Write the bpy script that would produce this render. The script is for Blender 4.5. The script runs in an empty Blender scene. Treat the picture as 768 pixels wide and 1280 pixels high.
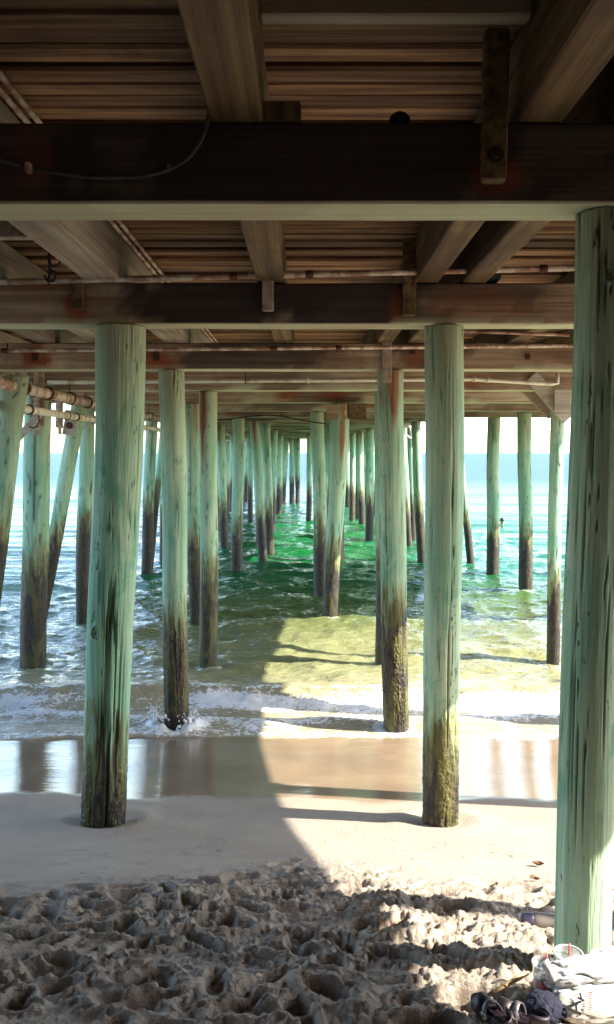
import bpy, math, random
import numpy as np
from mathutils import Vector, Matrix
random.seed(5); RS = np.random.RandomState(5)
C = bpy.context.scene.collection
PI = math.pi

# ------------------------------------------------------------------ camera model (only used to measure the photograph)
F = 1000.0; PITCH = math.atan(74/F)
def ray_ratio(y):                       # height / horizontal distance of a photo row
    return math.tan(math.atan((640-y)/F) - PITCH)
def at(px, py, Y):                      # point of the photo at the horizontal distance Y
    Z = ray_ratio(py)*Y
    d = Y*math.cos(PITCH) - Z*math.sin(PITCH)
    return Vector(((px-384)/F*d, Y, Z))

# ------------------------------------------------------------------ noise in numpy
def _h(ix, iy, iz, seed):
    n = (ix.astype(np.int64)*374761393 + iy.astype(np.int64)*668265263 + iz.astype(np.int64)*2147483647 + seed*1274126177) & 0xffffffff
    n = ((n ^ (n >> 13))*1274126177) & 0xffffffff
    n = n ^ (n >> 16)
    return (n & 0xffff)/65535.0
def vn(x, y, z, seed=0):
    x, y, z = np.broadcast_arrays(np.asarray(x, float), np.asarray(y, float), np.asarray(z, float))
    ix, iy, iz = np.floor(x), np.floor(y), np.floor(z)
    fx, fy, fz = x-ix, y-iy, z-iz
    fx = fx*fx*fx*(fx*(fx*6-15)+10); fy = fy*fy*fy*(fy*(fy*6-15)+10); fz = fz*fz*fz*(fz*(fz*6-15)+10)
    r = 0
    for a in (0, 1):
        wa = fx if a else 1-fx
        for b in (0, 1):
            wb = fy if b else 1-fy
            for c in (0, 1):
                wc = fz if c else 1-fz
                r = r + wa*wb*wc*_h(ix+a, iy+b, iz+c, seed)
    return r
def fbm(x, y, z=0.0, seed=0, oct=4, gain=.5):
    s = 0; a = 1; t = 0; f = 1
    for i in range(oct):
        s = s + a*vn(np.asarray(x)*f+i*17.3, np.asarray(y)*f+i*9.1, np.asarray(z)*f, seed+i); t += a; a *= gain; f *= 2.03
    return s/t
def sst(a, b, x):
    t = np.clip((x-a)/(b-a), 0, 1); return t*t*(3-2*t)

# ------------------------------------------------------------------ object helpers
def mesh_obj(name, verts, faces, mat, parent=None, smooth=True, attrs=None, loc=None):
    me = bpy.data.meshes.new(name)
    verts = np.asarray(verts, dtype=np.float64)
    if loc is not None: verts = verts - np.array(loc)
    if isinstance(faces, np.ndarray):
        n = len(verts); k = faces.shape[1]; m = len(faces)
        me.vertices.add(n); me.vertices.foreach_set('co', verts.ravel().astype(np.float32))
        me.loops.add(m*k); me.loops.foreach_set('vertex_index', faces.ravel().astype(np.int32))
        me.polygons.add(m); me.polygons.foreach_set('loop_start', np.arange(0, m*k, k, dtype=np.int32))
        me.update(calc_edges=True)
    else:
        me.from_pydata([tuple(v) for v in verts], [], [list(map(int, f)) for f in faces])
    me.validate()
    if attrs:
        for k, a in attrs.items():
            at_ = me.attributes.new(k, 'FLOAT', 'POINT'); at_.data.foreach_set('value', np.asarray(a, dtype=np.float32))
    if smooth: me.polygons.foreach_set('use_smooth', np.ones(len(me.polygons), dtype=bool))
    if mat: me.materials.append(mat)
    o = bpy.data.objects.new(name, me); C.objects.link(o)
    if loc is not None: o.location = loc
    if parent is not None:
        o.parent = parent
        o.location = Vector(loc if loc is not None else (0, 0, 0)) - world_loc(parent)
    return o
def world_loc(o):
    v = Vector(o.location)
    while o.parent: o = o.parent; v += Vector(o.location)
    return v
def empty(name, loc, label, cat, group=None, rotz=0):
    o = bpy.data.objects.new(name, None); C.objects.link(o); o.location = loc; o.rotation_euler = (0, 0, rotz); o.empty_display_size = .2
    tag(o, label, cat, group); return o
def tag(o, label=None, cat=None, group=None, kind=None):
    if label: o['label'] = label
    if cat: o['category'] = cat
    if group: o['group'] = group
    if kind: o['kind'] = kind
    return o
class MB:                                # collects shapes into ONE mesh
    def __init__(s): s.v = []; s.f = []; s.a = {}; s.n = 0
    def add(s, v, f, **at):
        v = np.asarray(v, float); s.v.append(v)
        for q in f: s.f.append([int(i)+s.n for i in q])
        for k, x in at.items(): s.a.setdefault(k, []).append((s.n, np.broadcast_to(np.asarray(x, float), (len(v),))))
        s.n += len(v)
    def build(s, name, mat, parent=None, loc=None, smooth=True):
        V = np.concatenate(s.v); A = {}
        for k, l in s.a.items():
            z = np.zeros(len(V))
            for i0, x in l: z[i0:i0+len(x)] = x
            A[k] = z
        return mesh_obj(name, V, s.f, mat, parent, smooth, A, loc)
def loft(rings, cap=True, closed=True):  # rings: (n, m, 3)
    R = np.asarray(rings, float); n, m, _ = R.shape
    V = R.reshape(-1, 3); f = []
    mm = m if closed else m-1
    for i in range(n-1):
        for j in range(mm):
            a = i*m+j; b = i*m+(j+1) % m
            f.append([a, b, b+m, a+m])
    if cap and closed:
        f.append(list(range(m))[::-1]); f.append([(n-1)*m+j for j in range(m)])
    return V, f
def tube(pts, r, seg=10, cap=True):
    P = [Vector(p) for p in pts]; rr = r if hasattr(r, '__len__') else [r]*len(P)
    rings = []; up = None
    for i, p in enumerate(P):
        t = (P[min(i+1, len(P)-1)] - P[max(i-1, 0)]).normalized()
        if up is None:
            up = Vector((0, 0, 1)) if abs(t.z) < .9 else Vector((0, 1, 0))
        a = t.cross(up).normalized(); b = a.cross(t).normalized(); up = b
        rings.append([p + (a*math.cos(k*2*PI/seg) + b*math.sin(k*2*PI/seg))*rr[i] for k in range(seg)])
    return loft(rings, cap)
def chbox(x0, x1, y0, y1, z0, z1, axis='x', ch=.008, step=.12, wob=.004, seed=0, nz=1):
    """long timber: chamfered section swept along an axis, with slightly uneven faces"""
    if axis == 'x': L0, L1, A0, A1 = x0, x1, y0, y1
    elif axis == 'y': L0, L1, A0, A1 = y0, y1, x0, x1
    B0, B1 = z0, z1
    n = max(2, int((L1-L0)/step)+1); t = np.linspace(L0, L1, n)
    sec = []
    def edge(p, q, k):
        for i in range(k): sec.append((p[0]+(q[0]-p[0])*i/k, p[1]+(q[1]-p[1])*i/k))
    edge((A0+ch, B0), (A1-ch, B0), 2); edge((A1-ch, B0), (A1, B0+ch), 1); edge((A1, B0+ch), (A1, B1-ch), nz); edge((A1, B1-ch), (A1-ch, B1), 1)
    edge((A1-ch, B1), (A0+ch, B1), 2); edge((A0+ch, B1), (A0, B1-ch), 1); edge((A0, B1-ch), (A0, B0+ch), nz); edge((A0, B0+ch), (A0+ch, B0), 1)
    sec = np.array(sec); m = len(sec)
    T = np.repeat(t[:, None], m, 1); A = np.repeat(sec[None, :, 0], n, 0).copy(); B = np.repeat(sec[None, :, 1], n, 0).copy()
    ca, cb = (A0+A1)/2, (B0+B1)/2
    A += (fbm(T*1.3, A*3+7, B*3, seed, 3)-.5)*2*wob + (vn(t*.35, 0, 0, seed+5)-.5)[:, None]*2*wob
    B += (fbm(T*1.3+31, A*3, B*3, seed+3, 3)-.5)*2*wob
    if axis == 'x': R = np.stack([T, A, B], -1)
    else: R = np.stack([A, T, B], -1)
    V, f = loft(R)
    if axis == 'x': f = [q[::-1] for q in f]
    return V, f
def rbox(c, s, M=None, ch=.004):         # small oriented chamfered block
    x, y, z = s[0]/2, s[1]/2, s[2]/2; V = []
    for zz, k in ((-z, ch), (-z+ch, 0), (z-ch, 0), (z, ch)):
        for (a, b) in ((-x+k+ch, -y+k), (x-k-ch, -y+k), (x-k, -y+k+ch), (x-k, y-k-ch), (x-k-ch, y-k), (-x+k+ch, y-k), (-x+k, y-k-ch), (-x+k, -y+k+ch)): V.append(Vector((a, b, zz)))
    f = []
    for i in range(3):
        for j in range(8):
            a = i*8+j; b = i*8+(j+1) % 8; f.append([a, b, b+8, a+8])
    f.append([7, 6, 5, 4, 3, 2, 1, 0]); f.append([24+i for i in range(8)])
    if M is None: M = Matrix()
    c = Vector(c)
    return np.array([c + M @ v for v in V]), f

# ------------------------------------------------------------------ materials
def mat(name):
    m = bpy.data.materials.new(name); m.use_nodes = True; nt = m.node_tree
    for n in list(nt.nodes): nt.nodes.remove(n)
    out = nt.nodes.new('ShaderNodeOutputMaterial'); b = nt.nodes.new('ShaderNodeBsdfPrincipled')
    nt.links.new(b.outputs[0], out.inputs[0]); return m, nt, b, out
class G:                                 # small node-graph helper
    def __init__(s, nt): s.nt = nt
    def n(s, t, **k):
        x = s.nt.nodes.new(t)
        for a, v in k.items(): setattr(x, a, v)
        return x
    def lk(s, a, b): s.nt.links.new(a, b)
    def val(s, inp, v):
        if hasattr(v, 'is_output') or isinstance(v, bpy.types.NodeSocket): s.lk(v, inp)
        else: inp.default_value = v
    def math(s, op, a, b=0.0, c=0.0, clamp=False):
        x = s.n('ShaderNodeMath', operation=op); x.use_clamp = clamp
        s.val(x.inputs[0], a); s.val(x.inputs[1], b)
        if op in ('MULTIPLY_ADD',): s.val(x.inputs[2], c)
        return x.outputs[0]
    def mix(s, f, a, b, mode='MIX'):
        x = s.n('ShaderNodeMix', data_type='RGBA', blend_type=mode); s.val(x.inputs[0], f)
        for i, v in ((6, a), (7, b)):
            if isinstance(v, tuple): x.inputs[i].default_value = (*v, 1) if len(v) == 3 else v
            else: s.lk(v, x.inputs[i])
        return x.outputs[2]
    def noise(s, vec, scale, detail=4, rough=.55, dist=0.0, out=0):
        x = s.n('ShaderNodeTexNoise'); s.lk(vec, x.inputs['Vector'])
        x.inputs['Scale'].default_value = scale; x.inputs['Detail'].default_value = detail; x.inputs['Roughness'].default_value = rough; x.inputs['Distortion'].default_value = dist
        return x.outputs[out]
    def map(s, vec, sc=(1, 1, 1), loc=(0, 0, 0)):
        x = s.n('ShaderNodeMapping'); s.lk(vec, x.inputs[0]); x.inputs['Scale'].default_value = sc; x.inputs['Location'].default_value = loc; return x.outputs[0]
    def ramp(s, f, a, b, c=0.0, d=1.0):  # smooth map range
        x = s.n('ShaderNodeMapRange', interpolation_type='SMOOTHSTEP'); s.val(x.inputs[0], f)
        for i, v in ((1, a), (2, b), (3, c), (4, d)): s.val(x.inputs[i], v)
        return x.outputs[0]
    def attr(s, name): return s.n('ShaderNodeAttribute', attribute_name=name).outputs['Fac']
    def bump(s, h, strength, dist, nrm=None):
        x = s.n('ShaderNodeBump'); s.lk(h, x.inputs['Height']); x.inputs['Strength'].default_value = strength; x.inputs['Distance'].default_value = dist
        if nrm is not None: s.lk(nrm, x.inputs['Normal'])
        return x.outputs[0]

def m_pile():
    m, nt, b, out = mat('copper_green_timber'); g = G(nt)
    P = g.n('ShaderNodeNewGeometry').outputs['Position']; O = g.n('ShaderNodeTexCoord').outputs['Object']
    rnd = g.n('ShaderNodeObjectInfo').outputs['Random']
    off = g.n('ShaderNodeVectorMath', operation='ADD'); g.lk(P, off.inputs[0]); 
    cmb = g.n('ShaderNodeCombineXYZ'); g.lk(g.math('MULTIPLY', rnd, 37.0), cmb.inputs[2]); g.lk(cmb.outputs[0], off.inputs[1]); P2 = off.outputs[0]
    grain = g.noise(g.map(P2, (26, 26, .9)), 1.0, 6, .6)
    grain2 = g.noise(g.map(P2, (70, 70, 3)), 1.0, 3, .5)
    patch = g.noise(g.map(P2, (2.2, 2.2, .8)), 1.0, 5, .6, .4)
    patch2 = g.noise(g.map(P2, (5, 5, 2.5)), 1.0, 5, .65, .6)
    c = g.mix(g.ramp(patch, .38, .62), (.25, .47, .31), (.44, .59, .40))
    c = g.mix(g.math('MULTIPLY', g.ramp(patch2, .53, .68), .7), c, (.10, .34, .21))
    c = g.mix(g.math('MULTIPLY', g.ramp(grain, .50, .75), .45), c, (.68, .73, .55))
    c = g.mix(g.math('MULTIPLY', g.ramp(grain, .48, .30), .45), c, (.20, .24, .13))
    c = g.mix(g.math('MULTIPLY', g.ramp(rnd, .2, 1.0), .22), c, (.15, .44, .31))
    stk = g.noise(g.map(P2, (9, 9, .45)), 1.0, 5, .65, .3); c = g.mix(g.math('MULTIPLY', g.ramp(stk, .56, .72), .42), c, (.21, .20, .09))
    spk = g.noise(g.map(P2, (38, 38, 11)), 1.0, 3, .6); c = g.mix(g.math('MULTIPLY', g.ramp(spk, .67, .73), .8), c, (.06, .06, .03))
    # drier, browner wood near the cap
    sep = g.n('ShaderNodeSeparateXYZ'); g.lk(P, sep.inputs[0]); z = sep.outputs[2]
    topf = g.ramp(g.math('ADD', z, g.math('MULTIPLY', grain, .9)), .35, 1.45)
    c = g.mix(g.math('MULTIPLY', topf, .75), c, (.30, .27, .15))
    h = g.attr('hgt')                     # height above the tide mark of this pile
    tn = g.noise(g.map(P2, (14, 14, 2.2)), 1.0, 5, .65, .8)
    hh = g.math('ADD', h, g.math('ADD', g.math('MULTIPLY', g.math('SUBTRACT', tn, .5), 1.5), g.math('MULTIPLY', g.math('SUBTRACT', patch2, .5), .9)))
    olive = g.mix(g.ramp(grain, .35, .65), (.09, .085, .018), (.29, .29, .11))
    c = g.mix(g.math('MULTIPLY', g.ramp(hh, .38, .02), .85), c, olive)
    dk = g.mix(g.ramp(g.noise(g.map(P2, (30, 30, 12)), 1.0, 4, .7), .45, .7), (.012, .008, .006), (.075, .048, .026))
    c = g.mix(g.ramp(hh, .10, -.34), c, dk)
    moss = g.ramp(g.noise(g.map(P2, (7, 7, 1.6)), 1.0, 5, .65, .8), .47, .60)
    c = g.mix(g.math('MULTIPLY', moss, g.math('MULTIPLY', g.ramp(hh, .1, -.1), g.attr('moss'))), c, (.105, .10, .020))
    rf = g.math('MULTIPLY', g.attr('rust'), g.ramp(grain, .25, .55, .55, 1.0), clamp=True)
    c = g.mix(rf, c, g.mix(grain2, (.16, .035, .008), (.33, .12, .03)))
    c = g.mix(g.math('MULTIPLY', g.attr('crack'), .9, clamp=True), c, (.045, .040, .015))
    g.lk(c, b.inputs['Base Color'])
    g.lk(g.ramp(hh, .1, -.2, .75, .5), b.inputs['Roughness'])
    n1 = g.bump(g.math('ADD', g.math('MULTIPLY', grain, .7), g.math('MULTIPLY', grain2, .3)), .75, .022)
    rough = g.noise(g.map(P2, (45, 45, 30)), 1.0, 4, .7)
    n2 = g.bump(g.math('MULTIPLY', rough, g.ramp(hh, .25, -.1)), .8, .02, n1)
    g.lk(n2, b.inputs['Normal']); return m
def m_wood(name, axis, pale, dark, stain, ps=.55):
    m, nt, b, out = mat(name); g = G(nt)
    P = g.n('ShaderNodeNewGeometry').outputs['Position']; rnd = g.n('ShaderNodeObjectInfo').outputs['Random']
    sc = (.8, 22, 22) if axis == 'x' else (22, .8, 22)
    tint = g.attr('tint')
    cmb = g.n('ShaderNodeCombineXYZ'); g.lk(g.math('MULTIPLY_ADD', rnd, 23.0, g.math('MULTIPLY', tint, 41.0)), cmb.inputs[0]); 
    off = g.n('ShaderNodeVectorMath', operation='ADD'); g.lk(P, off.inputs[0]); g.lk(cmb.outputs[0], off.inputs[1]); P2 = off.outputs[0]
    grain = g.noise(g.map(P2, sc), 1.0, 6, .6)
    fine = g.noise(g.map(P2, tuple(v*3 for v in sc)), 1.0, 3, .6)
    patch = g.noise(g.map(P2, (.9, .9, 1.6)), 1.0, 5, .6, .5)
    c = g.mix(g.ramp(grain, .35, .68), dark, pale)
    c = g.mix(g.math('MULTIPLY', g.ramp(patch, .46, .64), ps), c, stain)
    c = g.mix(g.math('MULTIPLY', g.ramp(fine, .60, .72), .5), c, tuple(v*.35 for v in dark))
    c = g.mix(g.math('MULTIPLY', g.math('SUBTRACT', tint, .35, clamp=True), .9, clamp=True), c, stain)
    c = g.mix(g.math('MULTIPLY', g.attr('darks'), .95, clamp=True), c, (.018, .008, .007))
    c = g.mix(g.math('MULTIPLY', g.attr('sand_bounce'), g.ramp(grain, .2, .6, .65, 1.0), clamp=True), c, g.mix(g.ramp(patch, .4, .6), (.50, .52, .33), (.42, .38, .24)))
    rn = g.noise(g.map(P2, (6, 6, 6)), 1.0, 5, .7, 1.0)
    rf = g.math('MULTIPLY', g.attr('rust'), g.ramp(rn, .3, .5, .65, 1.0), clamp=True)
    c = g.mix(rf, c, g.mix(fine, (.16, .022, .005), (.36, .09, .015)))
    g.lk(c, b.inputs['Base Color']); b.inputs['Roughness'].default_value = .8
    g.lk(g.bump(g.math('ADD', grain, g.math('MULTIPLY', fine, .5)), .6, .008), b.inputs['Normal']); return m
def m_simple(name, c1, c2, scale=8, rough=.5, metal=0.0, bump=.2, bd=.004, detail=4, lo=.4, hi=.65):
    m, nt, b, out = mat(name); g = G(nt); O = g.n('ShaderNodeTexCoord').outputs['Object']
    n = g.noise(O, scale, detail, .6, .3)
    g.lk(g.mix(g.ramp(n, lo, hi), c1, c2), b.inputs['Base Color']); b.inputs['Roughness'].default_value = rough; b.inputs['Metallic'].default_value = metal
    g.lk(g.bump(g.noise(O, scale*4, 3), bump, bd), b.inputs['Normal']); return m
def m_sand():
    m, nt, b, out = mat('beach_sand'); g = G(nt)
    P = g.n('ShaderNodeNewGeometry').outputs['Position']
    n1 = g.noise(P, 1.3, 5, .6); n2 = g.noise(P, 9, 5, .65); n3 = g.noise(P, 420, 2, .6); n4 = g.noise(P, 60, 4, .7)
    c = g.mix(g.ramp(n1, .35, .65), (.37, .305, .25), (.43, .36, .295))
    c = g.mix(g.math('MULTIPLY', g.ramp(n2, .50, .72), .25), c, (.30, .245, .20))
    c = g.mix(g.math('MULTIPLY', g.ramp(n3, .58, .7), .5), c, (.17, .125, .10))
    c = g.mix(g.math('MULTIPLY', g.ramp(n3, .42, .3), .4), c, (.58, .53, .46))
    pit_tone = g.attr('pit_tone')                 # darker colour in the footprints, lump hollows and scuffs
    c = g.mix(g.math('MULTIPLY', pit_tone, .75, clamp=True), c, (.18, .13, .105))
    wet = g.attr('wet'); 
    c = g.mix(wet, c, g.mix(g.ramp(n1, .3, .7), (.18, .13, .09), (.26, .19, .125)))
    sep = g.n('ShaderNodeSeparateXYZ'); g.lk(P, sep.inputs[0])
    g.lk(c, b.inputs['Base Color'])
    g.lk(g.ramp(wet, .25, .95, .92, .06), b.inputs['Roughness'])
    b.inputs['IOR'].default_value = 1.4
    hgt = g.math('ADD', g.math('MULTIPLY', n4, 1.0), g.math('MULTIPLY', n3, .25))
    bn = g.n('ShaderNodeBump'); g.lk(hgt, bn.inputs['Height']); g.lk(g.ramp(wet, .1, .7, .75, .03), bn.inputs['Strength']); bn.inputs['Distance'].default_value = .022
    rp = g.noise(g.map(P, (1.6, 7.5, 1)), 1.0, 4, .6, .6)
    b2 = g.n('ShaderNodeBump'); g.lk(rp, b2.inputs['Height']); g.lk(g.ramp(wet, .5, 1.0, 0, .26), b2.inputs['Strength']); b2.inputs['Distance'].default_value = .012; g.lk(bn.outputs[0], b2.inputs['Normal'])
    g.lk(b2.outputs[0], b.inputs['Normal']); return m
def m_water():
    m, nt, b, out = mat('sea_water'); g = G(nt)
    P = g.n('ShaderNodeNewGeometry').outputs['Position']
    d = g.attr('depth')                   # metres of water over the sand
    n = g.noise(g.map(P, (.5, .8, 1)), 1.0, 4, .6, .4)
    dn = g.math('ADD', d, g.math('MULTIPLY', g.math('SUBTRACT', n, .5), .35))
    c = g.mix(g.ramp(dn, .0, .35), (.36, .31, .21), (.23, .235, .12))
    c = g.mix(g.ramp(dn, .25, .75), c, (.10, .125, .040))
    c = g.mix(g.ramp(dn, .55, 1.5), c, (.008, .105, .030))
    c = g.mix(g.ramp(dn, 2.5, 6.0), c, (.058, .115, .150))
    g.lk(g.ramp(d, 2.2, 7.5, .04, .45), b.inputs['Roughness']); b.inputs['IOR'].default_value = 1.33; g.lk(g.ramp(d, 2.0, 6.5, .5, .14), b.inputs['Specular IOR Level'])
    g.lk(c, b.inputs['Base Color'])
    r1 = g.noise(g.map(P, (3.0, 6.5, 1)), 1.0, 4, .6, .8)
    r2 = g.noise(g.map(P, (.55, 1.3, 1)), 1.0, 4, .55, .6)
    r3 = g.noise(g.map(P, (.06, .16, 1)), 1.0, 5, .6, .3)
    nb = g.bump(r3, .5, .9); nb = g.bump(r2, .6, .16, nb); nb = g.bump(r1, 1.0, .06, nb)
    g.lk(nb, b.inputs['Normal'])
    # foam
    fo = g.n('ShaderNodeBsdfPrincipled'); fo.inputs['Base Color'].default_value = (.82, .83, .82, 1); fo.inputs['Roughness'].default_value = .7
    fn1 = g.noise(g.map(P, (1.0, 1.4, 1)), 9.0, 6, .72, 1.2); fn2 = g.noise(P, 60, 3, .7)
    vo = g.n('ShaderNodeTexVoronoi', feature='DISTANCE_TO_EDGE'); g.lk(g.map(P, (1, 1.5, 1)), vo.inputs['Vector']); vo.inputs['Scale'].default_value = 11
    lace = g.ramp(vo.outputs[0], .16, .02)
    ff = g.math('ADD', g.math('ADD', g.attr('foam'), g.math('MULTIPLY', g.math('SUBTRACT', fn1, .5), 1.7)), g.math('MULTIPLY', lace, .16))
    ff = g.math('MULTIPLY', g.ramp(ff, .52, .80), g.ramp(g.attr('foam'), .02, .12), clamp=True)
    g.lk(g.bump(g.math('ADD', fn1, g.math('MULTIPLY', fn2, .4)), .8, .035), fo.inputs['Normal'])
    mx = g.n('ShaderNodeMixShader'); g.lk(ff, mx.inputs[0]); g.lk(b.outputs[0], mx.inputs[1]); g.lk(fo.outputs[0], mx.inputs[2]); g.lk(mx.outputs[0], out.inputs[0])
    return m
def m_clear(name, tint=(.96, .97, .97), spec=.22):
    m, nt, b, out = mat(name); g = G(nt); nt.nodes.remove(b)
    t = g.n('ShaderNodeBsdfTransparent'); t.inputs[0].default_value = (*tint, 1); gl = g.n('ShaderNodeBsdfGlossy'); gl.inputs['Roughness'].default_value = .08
    df = g.n('ShaderNodeBsdfDiffuse'); df.inputs[0].default_value = (.8, .82, .82, 1)
    O = g.n('ShaderNodeTexCoord').outputs['Object']
    lw = g.n('ShaderNodeLayerWeight'); lw.inputs[0].default_value = .25
    m1 = g.n('ShaderNodeMixShader'); g.lk(g.ramp(lw.outputs['Facing'], 0, 1, spec*.4, .8), m1.inputs[0]); g.lk(t.outputs[0], m1.inputs[1]); g.lk(gl.outputs[0], m1.inputs[2])
    m2 = g.n('ShaderNodeMixShader'); g.lk(g.ramp(g.noise(O, 25, 4), .45, .7, .10, .35), m2.inputs[0]); g.lk(m1.outputs[0], m2.inputs[1]); g.lk(df.outputs[0], m2.inputs[2]); g.lk(m2.outputs[0], out.inputs[0])
    return m
M = {}
M['pile'] = m_pile()
M['wx'] = m_wood('cap_timber', 'x', (.56, .43, .29), (.30, .19, .11), (.12, .048, .022), .55)
M['wy'] = m_wood('stringer_timber', 'y', (.21, .135, .05), (.085, .04, .013), (.04, .012, .004), .7)
M['plank'] = m_wood('deck_plank_timber', 'x', (.37, .21, .095), (.105, .037, .014), (.042, .009, .004), .6)
M['pale'] = m_wood('pale_board_timber', 'x', (.52, .46, .36), (.36, .30, .22), (.22, .16, .10), .4)
M['greyb'] = m_wood('grey_board_timber', 'y', (.40, .33, .25), (.26, .19, .13), (.16, .09, .06), .5)
M['sand'] = m_sand(); M['water'] = m_water()
M['rust'] = m_simple('rusty_iron', (.030, .014, .010), (.16, .045, .018), 22, .75, .2, .5, .004)
M['iron'] = m_simple('dark_iron', (.018, .015, .016), (.05, .03, .024), 22, .6, .4, .4, .003)
M['pipe'] = m_simple('white_painted_pipe', (.60, .50, .38), (.30, .15, .09), 7, .5, 0, .3, .002, 5, .40, .58)
M['pipe_pale'] = m_simple('pale_plastic_pipe', (.74, .68, .54), (.48, .34, .22), 5, .4, 0, .15, .002, 5, .48, .68)
M['pipe_rust'] = m_simple('rust_stained_pipe', (.46, .32, .24), (.22, .08, .045), 5, .6, 0, .3, .003)
M['cable'] = m_simple('grey_cable_sheath', (.10, .075, .07), (.045, .03, .03), 15, .6, 0, .1, .002)
M['wall'] = m_simple('shade_wall_timber', (.16, .10, .065), (.08, .05, .035), 3, .85, 0, .4, .01)  # timber of the added unseen wall and the deck posts
M['clear'] = m_clear('clear_plastic')
M['red'] = m_simple('red_plastic', (.65, .05, .035), (.5, .03, .03), 20, .35)
M['redprint'] = m_simple('faded_red_print', (.42, .07, .04), (.36, .06, .04), 30, .6)
M['bagw'] = m_simple('white_bag_plastic', (.62, .62, .64), (.48, .49, .52), 14, .32, 0, .35, .006)
M['bagl'] = m_simple('cream_bag_plastic', (.56, .54, .49), (.45, .43, .39), 10, .4, 0, .35, .006)
M['print'] = m_simple('black_print', (.012, .012, .014), (.03, .03, .03), 30, .5)
M['navy'] = m_simple('navy_cloth', (.007, .009, .026), (.013, .015, .036), 40, .9, 0, .5, .003)
M['rubber'] = m_simple('black_sandal_rubber', (.012, .006, .010), (.022, .012, .019), 30, .5, 0, .3, .002)
M['strap'] = m_simple('grey_sandal_strap', (.10, .085, .10), (.05, .04, .05), 30, .4, 0, .2, .002)
M['stick'] = m_simple('bleached_driftwood', (.50, .34, .18), (.36, .22, .11), 25, .8, 0, .5, .003)
M['leaf'] = m_simple('dry_brown_leaf', (.13, .06, .022), (.07, .03, .012), 40, .8, 0, .5, .002)
M['bottle'] = m_simple('dull_grey_bottle', (.16, .135, .135), (.22, .19, .18), 12, .4, 0, .1, .002)
M['cap'] = m_simple('navy_bottle_cap', (.035, .035, .085), (.055, .05, .10), 30, .35, 0, .2, .002)
M['skin'] = m_simple('tanned_skin', (.45, .25, .17), (.38, .20, .13), 12, .55)
M['hair'] = m_simple('wet_dark_hair', (.012, .009, .008), (.03, .02, .015), 40, .35)

# ------------------------------------------------------------------ beach profile
PY = [-60, -8, -4, 0, 1.5, 2.3, 2.85, 3.5, 4.5, 5.5, 6.5, 8.05, 10, 14, 20, 50, 120, 400, 9000]
PZ = [-.6, -1.0, -1.25, -1.5, -1.66, -1.81, -1.93, -2.10, -2.38, -2.61, -2.77, -2.952, -3.14, -3.6, -4.4, -7, -12, -20, -40]
WZ = -2.95
def zbase(y):
    y = np.asarray(y, float)
    return sum(np.interp(y+d, PY, PZ) for d in (-.25, -.12, 0, .12, .25))/5
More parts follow.
